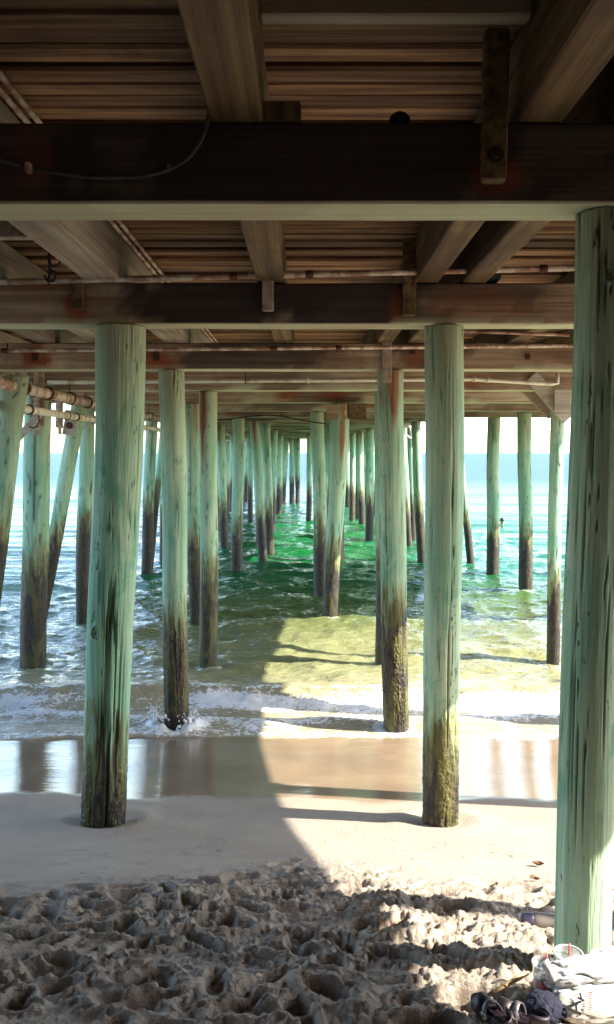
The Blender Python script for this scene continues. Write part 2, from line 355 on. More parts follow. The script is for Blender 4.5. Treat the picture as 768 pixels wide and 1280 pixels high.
# footprints
fr = np.random.RandomState(11); PR = []
def walk(x, y, a, n, st=.36):
    s = 1
    for i in range(n):
        PR.append((x+math.cos(a+PI/2)*.09*s, y+math.sin(a+PI/2)*.09*s, a+fr.normal(0, .15)+.15*s, fr.uniform(.11, .15), fr.uniform(.045, .06), fr.uniform(.025, .05)))
        x += math.cos(a)*st*fr.uniform(.85, 1.15); y += math.sin(a)*st*fr.uniform(.85, 1.15); a += fr.normal(0, .12); s = -s
for k in range(46):
    a = fr.choice([0, PI])+fr.normal(0, .45); walk(fr.uniform(-3.5, 3.5)-1.2*math.cos(a), fr.uniform(1.4, 4.25), a, 8)
for k in range(260):
    PR.append((fr.uniform(-3.5, 3.5), 1.2+3.1*fr.rand()**1.15, fr.uniform(0, PI), fr.uniform(.04, .14), fr.uniform(.03, .07), fr.uniform(.012, .05)))
def zsand(X, Y, full=True):
    X = np.asarray(X, float); Y = np.asarray(Y, float)
    z = zbase(Y)
    edge = 4.25 + .35*(vn(X*.9, 3.1, 0, 4)-.5)*2 + .16*(vn(X*3, 8, 0, 5)-.5)*2
    tr = 1-sst(edge-.75, edge+.35, Y)       # trampled zone
    dry = 1-sst(5.6, 6.3, Y)
    z = z + .02*(fbm(X*.9, Y*.9, 0, 21, 3)-.5)*(.25+.75*tr) + .006*(fbm(X*4, Y*4, 0, 22, 3)-.5)*dry
    if not full: return z, tr*0, tr
    w = X + .12*(fbm(X*3, Y*3, 0, 33, 2)-.5); u = Y + .12*(fbm(X*3, Y*3, 5, 34, 2)-.5)
    rg = 1-np.abs(2*fbm(w*4.2, u*6.0, 0, 35, 4, .55)-1)*1.9
    def bil(f, sd_, sq=1.2): return np.minimum(1, np.abs(2*vn(w*f, u*f*sq, 0, sd_)-1)*1.6)
    mod = .35+1.3*sst(.35, .65, vn(X*1.7, Y*2.3, 0, 48))
    lump = .012*bil(3.0, 35)+(.010*bil(8.5, 39)+.0075*bil(17, 36)+.0055*bil(34, 49)+.0038*bil(62, 50))*mod + .045*(fbm(w*1.6, u*2.2, 3, 38, 3)-.5) + .012*(fbm(X*26, Y*28, 0, 37, 4, .75)-.5) - .012
    h = np.zeros_like(X)
    for (x0, y0, a, L, W, D) in PR:
        sel = (np.abs(X-x0) < .26) & (np.abs(Y-y0) < .26)
        if not sel.any(): continue
        dx, dy = X[sel]-x0, Y[sel]-y0
        p = (dx*math.cos(a)+dy*math.sin(a))/L; q = (-dx*math.sin(a)+dy*math.cos(a))/W
        r = np.sqrt(p*p+q*q); wob = .12*(vn(p*3+x0*7, q*3+y0*5, 0, 8)-.5)
        r = r+wob
        h[sel] += -D*(1-sst(.55, 1.05, r)) + D*.55*np.exp(-((r-1.25)/.22)**2)*(.4+1.2*vn(p*2+9, q*2+x0, 0, 9))
    z = z + tr*(lump-.03) + np.clip(h*1.0, -.055, .022)*sst(0.05, .6, tr)
    clump = sst(.56, .66, fbm(X*22, Y*24, 0, 41, 3, .6))*.010*tr + sst(.60, .68, fbm(X*48, Y*50, 0, 42, 2, .6))*.007*tr
    z = z + clump
    # sparse scuffs on the smooth sand
    sc = sst(.66, .74, fbm(X*5, Y*9, 0, 44, 3, .6))*(1-tr)*(1-sst(4.9, 5.6, Y))
    z = z + sc*.010*(vn(X*30, Y*30, 0, 45)-.4)
    pit_tone = np.clip(tr*(sst(.0, -.035, h)*.8 + sst(-.02, -.055, lump-.02+0*h)*.3) + .12*sc, 0, 1)
    return z, pit_tone, tr
def axis_pts(segs):
    out = [segs[0][0]]
    for a, b, s in segs:
        n = max(1, int(round((b-a)/s))); out += list(np.linspace(a, b, n+1)[1:])
    return np.array(out)
def grid(xs, ys):
    X, Y = np.meshgrid(xs, ys); ny, nx = X.shape
    i = np.arange((ny-1)*(nx-1)); r = i//(nx-1); c = i % (nx-1); a = r*nx+c
    return X, Y, np.stack([a, a+1, a+nx+1, a+nx], 1)
def geo(a, b, n):                        # growing spacing
    return a + (b-a)*(np.geomspace(1, 1+60, n)-1)/60
xs = np.concatenate([-geo(2.2, 60, 60)[::-1], axis_pts([(-2.2, -1.35, .03), (-1.35, 1.45, .0078), (1.45, 2.4, .03)])[1:-1], geo(2.4, 60, 60)])
ys = np.concatenate([axis_pts([(-60, -10, 5), (-10, 0, .5), (0, 1.9, .06), (1.9, 4.75, .0085), (4.75, 6.5, .02), (6.5, 12, .06)])[:-1], geo(12, 9000, 60)])
X, Y, Fq = grid(xs, ys)
Zs, pit_tone, tr = zsand(X, Y)
# sand heaped / scoured round the piles in the beach
for (px, py) in ((1.05, 2.92), (at(129, 1030, 5.45).x, 5.5), (at(549, 1023, 5.45).x, 5.5)):
    r = np.hypot(X-px, Y-py); Zs = Zs - .012*np.exp(-((r-.14)/.07)**2) + .012*np.exp(-((r-.3)/.08)**2)
we = 5.98 + .34*(fbm(X*.55+3, 0*Y, 0, 61, 3)-.5)*2 + .16*(fbm(X*2.4, Y*0, 0, 62, 3)-.5)
wet = sst(we-.14, we+.22, Y+.25*(fbm(X*2, Y*7, 0, 63, 3)-.5))
wet = np.maximum(wet, .35*sst(we-.75, we, Y))
sand = mesh_obj('sand_beach', np.stack([X, Y, Zs], -1).reshape(-1, 3), Fq, M['sand'], None, True, {'wet': wet.ravel(), 'pit_tone': pit_tone.ravel()})
tag(sand, kind='structure')
def gz(x, y):
    a, _, _ = zsand(np.array([[x]]), np.array([[y]])); return float(a[0, 0])

# ------------------------------------------------------------------ sea
xs = np.concatenate([-geo(6, 9000, 90)[::-1], axis_pts([(-6, 7, .035)])[1:-1], geo(7, 9000, 90)])
ys = np.concatenate([axis_pts([(7.55, 11, .022), (11, 20, .045), (20, 34, .10), (34, 60, .25)])[:-1], geo(60, 9000, 90)])
X, Y, Fq = grid(xs, ys)
Zw = np.full_like(X, WZ)
wr = np.random.RandomState(3)
fade_sh = sst(7.9, 11.5, Y); fade_far = 1-sst(40, 110, Y)
nearx = 1-sst(12, 40, np.abs(X))
wx = X + .5*(fbm(X*.5, Y*.5, 0, 71, 2)-.5); wy = Y + .6*(fbm(X*.5, Y*.5, 4, 72, 2)-.5)
sea = 0
for i in range(26):
    lam = .32*1.16**i*wr.uniform(.9, 1.1); a = -PI/2 + wr.normal(0, .75)
    k = 2*PI/lam; amp = .0125*lam**.85
    if lam > 3: amp = .034
    env = sst(lam*3.0, lam*.8, Y*.018*2.2)  # drop what the grid cannot hold
    s = np.sin(k*(math.cos(a)*wx+math.sin(a)*wy)+wr.uniform(0, 6.28))
    sea = sea + amp*(1-np.abs(s)**.8*1.0 - .35)*np.where(lam < .9, (1-sst(14, 26, Y)), 1.0)*np.where(lam < 2, (1-sst(30, 50, Y)), 1)
Zw += sea*(.25+.75*fade_sh)*fade_far*nearx
# low swell line
Zw += .05*np.exp(-((Y-13.6-.5*(vn(X*.35, 1, 0, 74)-.5)*2)/.45)**2)*fade_sh
# breaker and wash
yc = 9.55 + .35*(fbm(X*.45+5, 0*Y, 0, 81, 3)-.5)*2 + .10*(fbm(X*2.5, 0*Y, 0, 82, 3)-.5)*2
dY = Y-yc
amp = .15+.08*(vn(X*.6, 2, 0, 83)-.3)
Zw += amp*np.where(dY > 0, np.exp(-(dY/.55)**2), np.exp(-(dY/.20)**2))
y2 = 8.72 + .22*(fbm(X*.7+9, 0*Y, 0, 84, 3)-.5)*2
Zw += .035*np.exp(-((Y-y2)/.12)**2)
ys_ = 8.06 + .16*(fbm(X*.9+2, 0*Y, 0, 85, 3)-.5)*2 + .05*(fbm(X*4, 0*Y, 0, 86, 3)-.5)*2
foam = .55*sst(ys_-.02, ys_+.05, Y)*(1-sst(ys_+.10, ys_+.5, Y)) + .62*np.exp(-((Y-y2+.02)/.16)**2) + .95*np.where(dY+.22 > 0, np.exp(-((dY+.22)/.15)**2), np.exp(-((dY+.22)/.32)**2))*(.30+.85*vn(X*1.1, Y*.9, 0, 87)) + .55*np.exp(-((dY-.02)/.07)**2)*sst(.45, .65, fbm(X*1.3, Y*.3, 0, 187, 3)) + .20*np.exp(-((Y-10.5)/.5)**2)*sst(.45, .7, vn(X*.8, Y*.8, 2, 88))
foam = np.maximum(foam, .36*sst(ys_, ys_+.1, Y)*(1-sst(yc-.35, yc-.05, Y))*(.5+.9*vn(X*1.6, Y*2.4, 0, 188)))
foam = np.maximum(foam, .36*np.exp(-((Y-13.45-.5*(vn(X*.35, 1, 0, 74)-.5)*2)/.16)**2)*sst(.4, .8, vn(X*.8, Y, 1, 90)))
fz = sst(.35, .9, foam)
Zw += fz*(.045*(fbm(X*7, Y*8, 0, 91, 4, .65)-.42)+.02*(fbm(X*24, Y*24, 0, 92, 2)-.5))
# wash heaped against the pile it breaks on
px, py = at(219, 922, 8.4).x, 8.4
for (ox, oy, hh, w) in ((.20, -.05, .10, .07), (.25, .06, .07, .08), (-.19, -.02, .11, .06), (-.23, .08, .08, .07), (.15, -.12, .10, .05), (-.12, -.14, .09, .06)):
    r = np.hypot(X-px-ox, Y-py-oy); s = np.exp(-(r/w)**2)
    Zw += hh*s*(.55+.9*vn(X*38, Y*38, 0, 93)); foam = np.maximum(foam, 1.2*np.exp(-(r/(w*1.9))**2))
for (qx, qy) in ((px, py), (at(493, 918, 8.4).x, 8.4)):
    r = np.hypot(X-qx, Y-qy); foam = np.maximum(foam, .95*np.exp(-((r-.16)/.09)**2))
for (qx, qy) in ((at(43, 832, 11.1).x, 11.1), (at(262, 832, 11.1).x, 11.1), (at(413, 780, 13.7).x, 13.7), (at(690, 832, 11.1).x, 11.1), (at(657, 738, 16.8).x, 16.8)):
    r = np.hypot(X-qx, Y-qy); foam = np.maximum(foam, .5*np.exp(-((r-.16)/.07)**2)); Zw += .012*np.sin(r*22)*np.exp(-(r/.6)**2)
depth = np.maximum(0, WZ - zbase(Y))
edgecut = sst(ys_-.06, ys_+.02, Y)
Zw = Zw - .10*(1-edgecut)
water = mesh_obj('sea_water', np.stack([X, Y, Zw], -1).reshape(-1, 3), Fq, M['water'], None, True, {'foam': foam.ravel(), 'depth': depth.ravel()})
tag(water, kind='structure')

# thrown-up drops and ragged sheets of the splash
def ico(c, r, st, seed):
    c = np.array(c); V = []; 
    for k in range(5):
        ph = -PI/2+PI*k/4
        V.append([(c[0]+r*math.cos(ph)*math.cos(a)*(1+.5*math.sin(a*2+seed)), c[1]+r*math.cos(ph)*math.sin(a), c[2]+r*st*math.sin(ph)) for a in np.linspace(0, 2*PI, 6, endpoint=False)])
    return loft(V)
sr = np.random.RandomState(9); mb = MB(); pxs = at(219, 922, 8.4).x
for k in range(330):
    sd_ = sr.choice([-1, 1]); hgt_ = (.30 if sd_ < 0 else .22)*sr.rand()**1.7; off = .135+abs(sr.normal(0, .035))+hgt_*sr.uniform(.05, .45)+.04*sr.rand()
    a = (PI if sd_ < 0 else 0)+sr.normal(-.25*sd_, .5)
    mb.add(*ico((pxs+off*math.cos(a), 8.4-abs(off*math.sin(a))*.8, WZ+.01+hgt_), sr.uniform(.004, .014)*(1.25-hgt_*2.5), sr.uniform(.8, 2.6), sr.uniform(0, 6)))
sp = mb.build('splash', m_simple('white_spray', (.80, .82, .83), (.70, .74, .76), 20, .35), None, (pxs, 8.4, WZ)); tag(sp, 'white spray thrown up round the pile at the water edge, left of the channel', 'splash', kind='stuff')

# ------------------------------------------------------------------ the pier
pier = empty('pier', (0, 2.92, -2), 'weathered timber pier seen from beneath, green piles carrying brown beams out over the sea', 'pier')
CB, CT, DB = .85, 1.12, 1.42             # cap bottom / top, deck underside
ROW = [2.92, 5.49, 8.4, 11.15, 13.85, 16.6, 19.4] + [19.4+2.72*k for k in range(1, 12)]
def edge_r(y):
    if 12.9 < y < 20.4: return 8.5
    if y >= 20.4: return 3.75
    return float(np.interp(y, [0, 2.06, 2.5, 3.6, 5, 7.5], [4.35, 4.4, 4.5, 4.62, 4.75, 4.82]))
EL = -4.45
def blob(V, lst, seed):
    r = np.zeros(len(V)); n = fbm(V[:, 0]*5, V[:, 1]*5+V[:, 2]*5, V[:, 2]*2, seed, 4, .6)
    for (x, z, rx, rz, s) in lst:
        d = np.sqrt(((V[:, 0]-x)/(rx*1.35))**2+((V[:, 2]-z)/(rz*1.2))**2)+(n-.5)*1.1
        r = np.maximum(r, s*(1-sst(.55, 1.05, d)))
    return r
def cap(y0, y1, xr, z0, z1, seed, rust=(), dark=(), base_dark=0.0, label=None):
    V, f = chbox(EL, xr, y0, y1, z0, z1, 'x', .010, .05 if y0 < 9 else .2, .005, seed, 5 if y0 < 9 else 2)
    dk = np.maximum(blob(V, dark, seed+40), base_dark*sst(.12, .36 if base_dark > .8 else .9, fbm(V[:, 0]*1.1, V[:, 1], V[:, 2]*2, seed+9, 4)))  # dark stains, plus shade painted into the beam sides
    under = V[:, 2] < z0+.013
    dk = np.where(V[:, 2] < z0+.007, 0, dk); sand_bounce = np.where(V[:, 2] < z0+.009, 1.0, 0.0)  # light bounced off the sand, painted pale onto the underside
    me = mesh_obj('cap_beam', V, f, M['wx'], pier, True, {'sand_bounce': sand_bounce, 'rust': blob(V, rust, seed)*(V[:, 2] > z0+.02), 'darks': dk, 'tint': np.full(len(V), .15+.3*RS.rand())}, ((EL+xr)/2, (y0+y1)/2, z0))
    if label: me['label'] = label
    for p in me.data.polygons: p.use_smooth = False
    return me
def PX(px, y): return (px-384)/F*(y-.05)
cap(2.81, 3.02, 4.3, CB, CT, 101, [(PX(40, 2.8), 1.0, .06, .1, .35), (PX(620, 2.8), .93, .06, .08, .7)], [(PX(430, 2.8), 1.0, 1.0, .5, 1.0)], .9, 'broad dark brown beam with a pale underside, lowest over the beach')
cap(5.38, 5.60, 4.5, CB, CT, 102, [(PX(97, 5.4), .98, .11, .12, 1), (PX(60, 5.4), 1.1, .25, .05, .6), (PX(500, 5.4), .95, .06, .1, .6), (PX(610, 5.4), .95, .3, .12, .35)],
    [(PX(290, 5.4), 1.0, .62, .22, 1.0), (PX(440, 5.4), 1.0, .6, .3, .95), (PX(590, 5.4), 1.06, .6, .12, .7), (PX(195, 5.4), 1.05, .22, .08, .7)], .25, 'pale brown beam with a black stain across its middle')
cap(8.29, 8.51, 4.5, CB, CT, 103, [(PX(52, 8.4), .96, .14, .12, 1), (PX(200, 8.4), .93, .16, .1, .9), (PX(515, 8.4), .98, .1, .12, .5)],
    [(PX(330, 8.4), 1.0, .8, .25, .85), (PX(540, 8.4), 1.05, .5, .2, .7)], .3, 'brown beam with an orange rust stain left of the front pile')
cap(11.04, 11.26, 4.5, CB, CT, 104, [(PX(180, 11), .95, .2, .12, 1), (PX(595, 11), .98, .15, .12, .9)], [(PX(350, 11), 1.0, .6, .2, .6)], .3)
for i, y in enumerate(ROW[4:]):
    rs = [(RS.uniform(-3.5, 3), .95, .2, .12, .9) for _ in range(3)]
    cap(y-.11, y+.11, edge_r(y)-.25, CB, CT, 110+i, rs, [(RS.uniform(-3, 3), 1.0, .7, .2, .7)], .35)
# stringers along the pier
def stringer(x0, x1, y0=-1.5, y1=49.5, z0=CT, z1=DB-.004, seed=0, m='wy'):
    V, f = chbox(x0, x1, y0, y1, z0+.003, z1, 'y', .008, .25, .004, seed, 2)
    o = mesh_obj('stringer', V, f, M[m], pier, True, {'tint': np.full(len(V), .2+.2*RS.rand()), 'darks': .55*sst(.5, .7, fbm(V[:, 0]*3, V[:, 1]*.8, V[:, 2]*3, seed, 3))}, ((x0+x1)/2, y0, z0))
    for p in o.data.polygons: p.use_smooth = False
    return o
for i, (a, b) in enumerate(((-.33, -.15), (.71, .87), (1.03, 1.19), (-1.46, -1.22), (-2.2, -2.03), (-2.75, -2.58), (-3.72, -3.55), (2.05, 2.22), (3.0, 3.16))):
    stringer(a, b, seed=200+i, m='greyb' if a < -1 else 'wy')
# edge beams
V, f = chbox(EL-.10, EL, -1.5, 49.5, CT, 1.52, 'y', .01, .3, .005, 230, 2); mesh_obj('edge_beam', V, f, M['greyb'], pier, False, {'tint': np.full(len(V), .2)}, (EL-.05, -1.5, CT))
pts = [(y, edge_r(y)) for y in np.arange(1.3, 12.9, .3)]
Vv = []
for y, x in pts: Vv.append([(x-.09, y, CT), (x, y, CT), (x, y, 1.52), (x-.09, y, 1.52)])
V, f = loft(Vv); mesh_obj('edge_beam', V, f, M['greyb'], pier, False, {'tint': np.full(len(V), .2)}, (4.5, 1.3, CT))
V, f = chbox(8.41, 8.5, 12.95, 20.35, CT, 1.52, 'y', .01, .3, .004, 231, 2); mesh_obj('edge_beam', V, f, M['greyb'], pier, False, {'tint': np.full(len(V), .2)}, (8.45, 12.95, CT))
V, f = chbox(3.66, 3.75, 20.45, 49.5, CT, 1.52, 'y', .01, .3, .004, 232, 2); mesh_obj('edge_beam', V, f, M['greyb'], pier, False, {'tint': np.full(len(V), .2)}, (3.7, 20.45, CT))
# deck planks (one surface)
mb = MB(); y = 1.32; k = 0
while y < 49.5:
    w = .118+RS.uniform(-.012, .02); dz = RS.choice([0, 0, .012, .02, -.006, .028])
    xr = edge_r(y+w/2)-.095; step = .35 if y < 9 else 3.0
    V, f = chbox(EL+.005, xr, y, y+w, DB+dz+.002, DB+.075, 'x', .012, step, .0025 if y < 9 else .001, 300+k, 1)
    tn = RS.choice([.0, .15, .3, .5, .9, 1.1]); mb.add(V, f, tint=tn); y += w+RS.uniform(.010, .022); k += 1
yy = 1.26
while yy < 49.5:
    y1_ = yy+.25
    if yy < 12.9 < y1_: y1_ = 12.9
    if yy < 20.4 < y1_: y1_ = 20.4
    mb.add(*chbox(EL, edge_r((yy+y1_)/2)-.093, yy, y1_-.0005, DB+.076+.030, DB+.14, 'x', .001, 30, 0, 1), tint=.6); yy = y1_
dk = mb.build('decking', M['plank'], pier, (0, 25, DB), smooth=False)

# piles -------------------------------------------------------------
KN = []
def pile(B, T, rb, rt, seed, line, rust=(), hi=0, label=None, moss=.5, zb=None, knots=(), gouges=(), top=CB):
    """B, T: two points of the axis; extended down into the ground and up to the cap"""
    d = (T-B)/(T.z-B.z)
    zlo = zb if zb is not None else min(WZ-.6, float(zbase(B.y))-.35)
    zhi = top-.004
    ns, nz = {0: (20, 40), 1: (40, 130), 2: (150, 560)}[hi]
    zz = np.linspace(zlo, zhi, nz); th = np.linspace(0, 2*PI, ns, endpoint=False)
    Z, TH = np.meshgrid(zz, th, indexing='ij')
    t = (Z-B.z)/(T.z-B.z); R = rb+(rt-rb)*np.clip(t, -.2, 1.1)
    cx, sx = np.cos(TH), np.sin(TH)
    bend = .018*np.sin((Z+seed)*.9)+.010*np.sin((Z+seed*3)*2.3)
    f1 = fbm(cx*1.6+seed*3.1, sx*1.6+1, Z*.8, seed, 3)
    R = R*(1+.05*(f1-.5)*2)
    crack = np.zeros_like(R)
    wobz = .25*(vn(cx*2+seed, sx*2, Z*2.2, seed+3)-.5)
    rn = np.abs(2*vn((cx+wobz)*7+seed, (sx+wobz)*7, Z*.55, seed+7)-1); reg = vn(cx*2, sx*2, Z*1.1+seed, seed+8)
    crack = (1-sst(.015, .075, rn))*sst(.50, .72, reg)
    rn2 = np.abs(2*vn(cx*15+seed, sx*15, Z*1.0+9, seed+17)-1); reg2 = vn(cx*3+4, sx*3, Z*1.4+seed, seed+18)
    crack = np.maximum(crack, .7*(1-sst(.03, .12, rn2))*sst(.60, .75, reg2))
    disp = -.009*crack
    rusta = np.zeros_like(R)
    for (a, z0, z1, w, s) in rust:
        da = (TH-a+PI) % (2*PI)-PI; tt = np.clip((Z-z1)/(z0-z1), 0, 1)   # z0 top, z1 bottom of streak
        wloc = w*(.35+.65*tt)*(.7+.7*vn(Z*5, 2, 0, seed+30))
        rusta = np.maximum(rusta, s*np.exp(-(da/wloc)**4)*sst(z1, z1+(z0-z1)*.5, Z)*(Z < z0+.02))
    for (a, zc, hz, w, D) in gouges:
        da = ((TH-a+PI) % (2*PI)-PI)/w; dz = (Z-zc)/hz
        m = np.exp(-(da*da+dz*dz)**2)
        st = vn(TH*26+seed, 0, Z*1.3, seed+50); st2 = np.abs(2*st-1)
        disp -= D*m*(.3+.9*(1-sst(.1, .6, st2))); crack = np.maximum(crack, m*(1-sst(.10, .34, st2))*1.0)
    for (a, zc, rk) in knots:
        da = ((TH-a+PI) % (2*PI)-PI)*R/rk; dz = (Z-zc)/(rk*1.5); rr = np.sqrt(da*da+dz*dz)
        rr = rr*(.8+.45*vn(TH*9, Z*14, 0, seed+77)); disp += .007*np.exp(-((rr-1.0)/.35)**2) - .014*np.exp(-(rr/.5)**2)
        crack = np.maximum(crack, np.exp(-((rr-.75)/.16)**2)); crack = np.maximum(crack, .8*np.exp(-((rr-.15)/.18)**2))
    hg = Z-line+.12*(fbm(cx*3+seed, sx*3, Z*1.5, seed+60, 3)-.5)
    low = sst(.15, -.25, hg)
    disp += low*.016*(fbm(cx*R*60, sx*R*60, Z*45, seed+61, 3, .6)-.45)
    R = R+disp
    cxx = B.x+d.x*(Z-B.z)+bend*.7; cyy = B.y+d.y*(Z-B.z)+bend*.3
    Vx = np.stack([cxx+R*cx, cyy+R*sx, Z], -1)
    V, f = loft(Vx)
    o = mesh_obj('pile', V, f, M['pile'], pier, True, {'hgt': hg.ravel(), 'rust': rusta.ravel(), 'crack': crack.ravel(), 'moss': np.full(len(V), moss)},
                 (B.x+d.x*(zlo-B.z), B.y+d.y*(zlo-B.z), zlo))
    if label: o['label'] = label
    return o
def pp(xt, yt, xb, yb, Y, dt, db, seed, line=-1.7, Yt=None, **k):
    return pile(at(xb, yb, Y), at(xt, yt, Yt or Y), db/2, dt/2, seed, line, **k)
FR = -PI/2                                # angle that faces the camera
pile(Vector((1.055, 2.92, -2)), Vector((1.045, 2.92, .85)), .104, .098, 1, -3.2, hi=2, label='nearest pile at the right, mint green, sunlit down its right side near the sand', moss=.1, gouges=[(FR-.3, .6, .12, .25, .004)], knots=[(FR-.1, .62, .02)])
p2 = pp(150, 405, 129, 1030, 5.49, .335, .30, 2, -2.1, hi=2, label='thick mint green pile standing in the shaded sand, long split and a knot low down', moss=1.0,
        gouges=[(FR+.28, -1.22, .34, .30, .030), (FR+.75, -1.75, .5, .28, .022), (FR+.1, -1.9, .32, .35, .018), (FR+.35, -2.35, .5, .06, .02)], knots=[(FR-.42, -1.22, .034)])
pp(556, 405, 549, 1023, 5.49, .265, .25, 3, -2.0, hi=2, label='pale green pile on the sunlit sand, with a long shadow and a mossy foot', moss=1.0, gouges=[(FR+.25, -.4, 1.2, .05, .010), (FR+.2, -1.5, .5, .06, .012)])
pp(217, 463, 219, 922, 8.4, .262, .255, 4, -1.75, hi=2, label='pile at the water edge with white wash splashing round its dark foot', moss=.8, rust=[(FR+.1, .85, -.1, .3, .25)])
pp(490, 463, 494, 918, 8.4, .27, .27, 5, -1.55, hi=2, label='pile at the water edge with a rust streak down its upper part', moss=.9, rust=[(FR+.15, .85, .12, .42, .95)])
pp(14, 520, -12, 740, 8.9, .29, .27, 6, -.85, hi=1, label='dark leaning pile cut by the left edge of the photo', moss=.3)
pp(48, 500, 43, 832, 11.15, .36, .36, 7, -1.45, hi=1, label='thick pile in the water left of the split pile, olive streak above its dark foot', moss=.7)
pp(94, 530, 48, 795, 12.6, .25, .22, 8, -1.2, hi=1, label='raking pile leaning out behind the thick pile at the left', moss=.3)
pp(259, 489, 262, 832, 11.15, .25, .25, 9, -1.7, hi=1, moss=.9, rust=[(FR-.55, .85, -.5, .5, 1.0)], label='pile with the longest dark red rust streak, left of the open channel')
pp(478, 489, 478, 832, 11.15, .22, .2, 10, -1.5, hi=1, moss=.2)
pp(698, 515, 690, 832, 11.15, .19, .18, 12, -1.75, hi=1, moss=.3, label='slim pile beside the nearest pile, under the pale diagonal brace')
pp(242, 510, 246, 775, 13.85, .28, .26, 13, -1.4, hi=1, rust=[(FR+.5, .85, .1, .3, .6)], moss=.3)
pp(109, 525, 104, 778, 13.85, .25, .24, 14, -1.1, hi=1, moss=.3)
pp(426, 518, 413, 780, 13.7, .30, .25, 15, -1.75, hi=1, rust=[(FR+.25, .85, -.65, .36, 1.0)], moss=.4, label='leaning pile in mid channel with a rust streak, foot swung left')
pp(396, 515, 402, 730, 16.6, .28, .28, 16, -1.65, hi=1, moss=.3)
pp(417, 520, 419, 720, 17.6, .2, .2, 17, -1.6, hi=0, moss=.3)
pp(656, 515, 657, 738, 16.9, .29, .29, 18, -1.75, hi=1, moss=.3, label='pile standing in open sea under the right platform, nearer of the two')
pp(618, 520, 616, 715, 19.5, .31, .31, 19, -1.9, hi=1, moss=.2, label='pile standing in open sea under the right platform, farther of the two')
pp(571, 522, 588, 697, 21.5, .2, .2, 20, -1.7, hi=0, moss=.1, label='thin raking pile leaning right at the platform corner')
pp(189, 540, 184, 717, 19.4, .29, .27, 21, -1.2, hi=0, moss=.2)
pp(203, 545, 188, 705, 20.4, .19, .19, 22, -.8, hi=0, moss=.2)
pp(298, 522, 296, 705, 19.8, .30, .28, 23, -1.75, hi=1, moss=.2)
pp(318, 524, 328, 695, 21.6, .27, .25, 24, -1.7, hi=0, moss=.2, rust=[(FR, .85, .0, .5, .9)])
pp(333, 530, 337, 682, 23.4, .26, .25, 25, -1.7, hi=0, moss=.2)
pp(514, 530, 516, 670, 27.2, .25, .25, 26, -1.6, hi=0, moss=.2)
pp(523, 532, 523, 660, 29.3, .22, .22, 27, -1.6, hi=0, moss=.2)
pp(448, 545, 448, 636, 36.5, .24, .24, 28, -1.6, hi=0)
pp(441, 545, 441, 640, 34.5, .24, .24, 29, -1.6, hi=0)
pp(457, 548, 465, 628, 39.5, .2, .2, 30, -1.6, hi=0)
pp(387, 545, 386, 643, 35.0, .24, .24, 31, -1.6, hi=0)
sd = 40
for i, y in enumerate(ROW[7:]):
    lines = [-3.85, -1.42, .95, 3.2] + ([-2.6] if i % 2 else [2.2])
    if i == 0: lines = [-3.85, .95, 3.3]
    if i >= 9: lines = [-3.85, -2.7, -1.42, -.95, -.55, .95, 2.2, 3.2]
    for x in lines:
        x += RS.normal(0, .07); lean = RS.normal(0, .035) + (.05 if x > 3 and i % 3 == 0 else 0)
        r = RS.uniform(.115, .145)
        pile(Vector((x, y, WZ)), Vector((x-lean*3.8, y, CB)), r, r*1.02, sd, RS.uniform(-1.8, -1.4), hi=0, moss=.2, rust=[(FR+RS.normal(0, .5), CB, RS.uniform(-.4, .5), .4, .9)] if RS.rand() < .3 else ()); sd += 1
# raking piles of the left line
for i in (8, 10, 12):
    y = ROW[i]+1.2; pile(Vector((-4.3, y, WZ)), Vector((-3.75, y, CB)), .11, .115, sd, -1.5, hi=0, moss=.2); sd += 1
# piles out of frame that shade the beach
for (x, y) in ((4.15, 2.95), (4.2, 5.49), (3.95, 8.4), (-1.75, 2.92), (-3.9, 2.92), (-3.9, 5.49)):
    pile(Vector((x, y, -2)), Vector((x, y, .85)), .125, .13, sd, -2.3, hi=0, moss=.4); sd += 1
for (x, y) in ((7.9, 13.85), (7.9, 16.6), (7.9, 19.4), (6.0, 13.85)):
    pile(Vector((x, y, -2.9)), Vector((x, y, .85)), .13, .13, sd, -1.6, hi=0, moss=.4); sd += 1

# boards, blocks and braces fixed to the frame
def board(name, p0, p1, w, t, m, nrm=(0, -1, 0), label=None, end=0.0):
    p0 = Vector(p0); p1 = Vector(p1); d = (p1-p0); L = d.length; z = d.normalized(); n = Vector(nrm); n = (n-z*n.dot(z)).normalized(); x = n.cross(z)
    Mx = Matrix((x, n, z)).transposed()
    V, f = rbox((p0+p1)/2, (w, t, L), Mx, min(.006, t*.2))
    o = mesh_obj(name, V, f, M[m], pier, False, {'tint': np.full(len(V), RS.uniform(.0, .35))}, tuple(p0))
    if label: o['label'] = label
    return o
def bolt(p, r, par, m='rust', d=(0, -1, 0), L=.03):
    p = Vector(p); d = Vector(d); mb = MB(); mb.add(*tube([p, p+d*L*.35], r*1.7, 14)); mb.add(*tube([p+d*L*.35, p+d*L], r, 6))
    o = mb.build('bolt', M[m], par, tuple(p), smooth=False); return o
a = at(619, 82, 2.775); b_ = at(620, 216, 2.775)
hb = board('hanger_board', (a.x, 2.775, CB+.06), (a.x+.003, 2.775, 1.40), .082, .05, 'wy', label='upright board with a bolt, fixed to the front of the nearest beam')
bolt((a.x, 2.75, CB+.14), .016, hb, 'iron')
board('hanger_board', (at(335, 345, 5.35).x, 5.352, .93), (at(335, 345, 5.35).x, 5.352, 1.40), .075, .045, 'greyb')
board('hanger_board', (at(512, 345, 5.35).x, 5.352, .90), (at(512, 345, 5.35).x, 5.352, 1.40), .085, .045, 'wy')
board('hanger_board', (at(97, 345, 5.35).x, 5.354, .94), (at(97, 345, 5.35).x, 5.354, 1.13), .075, .035, 'wy')
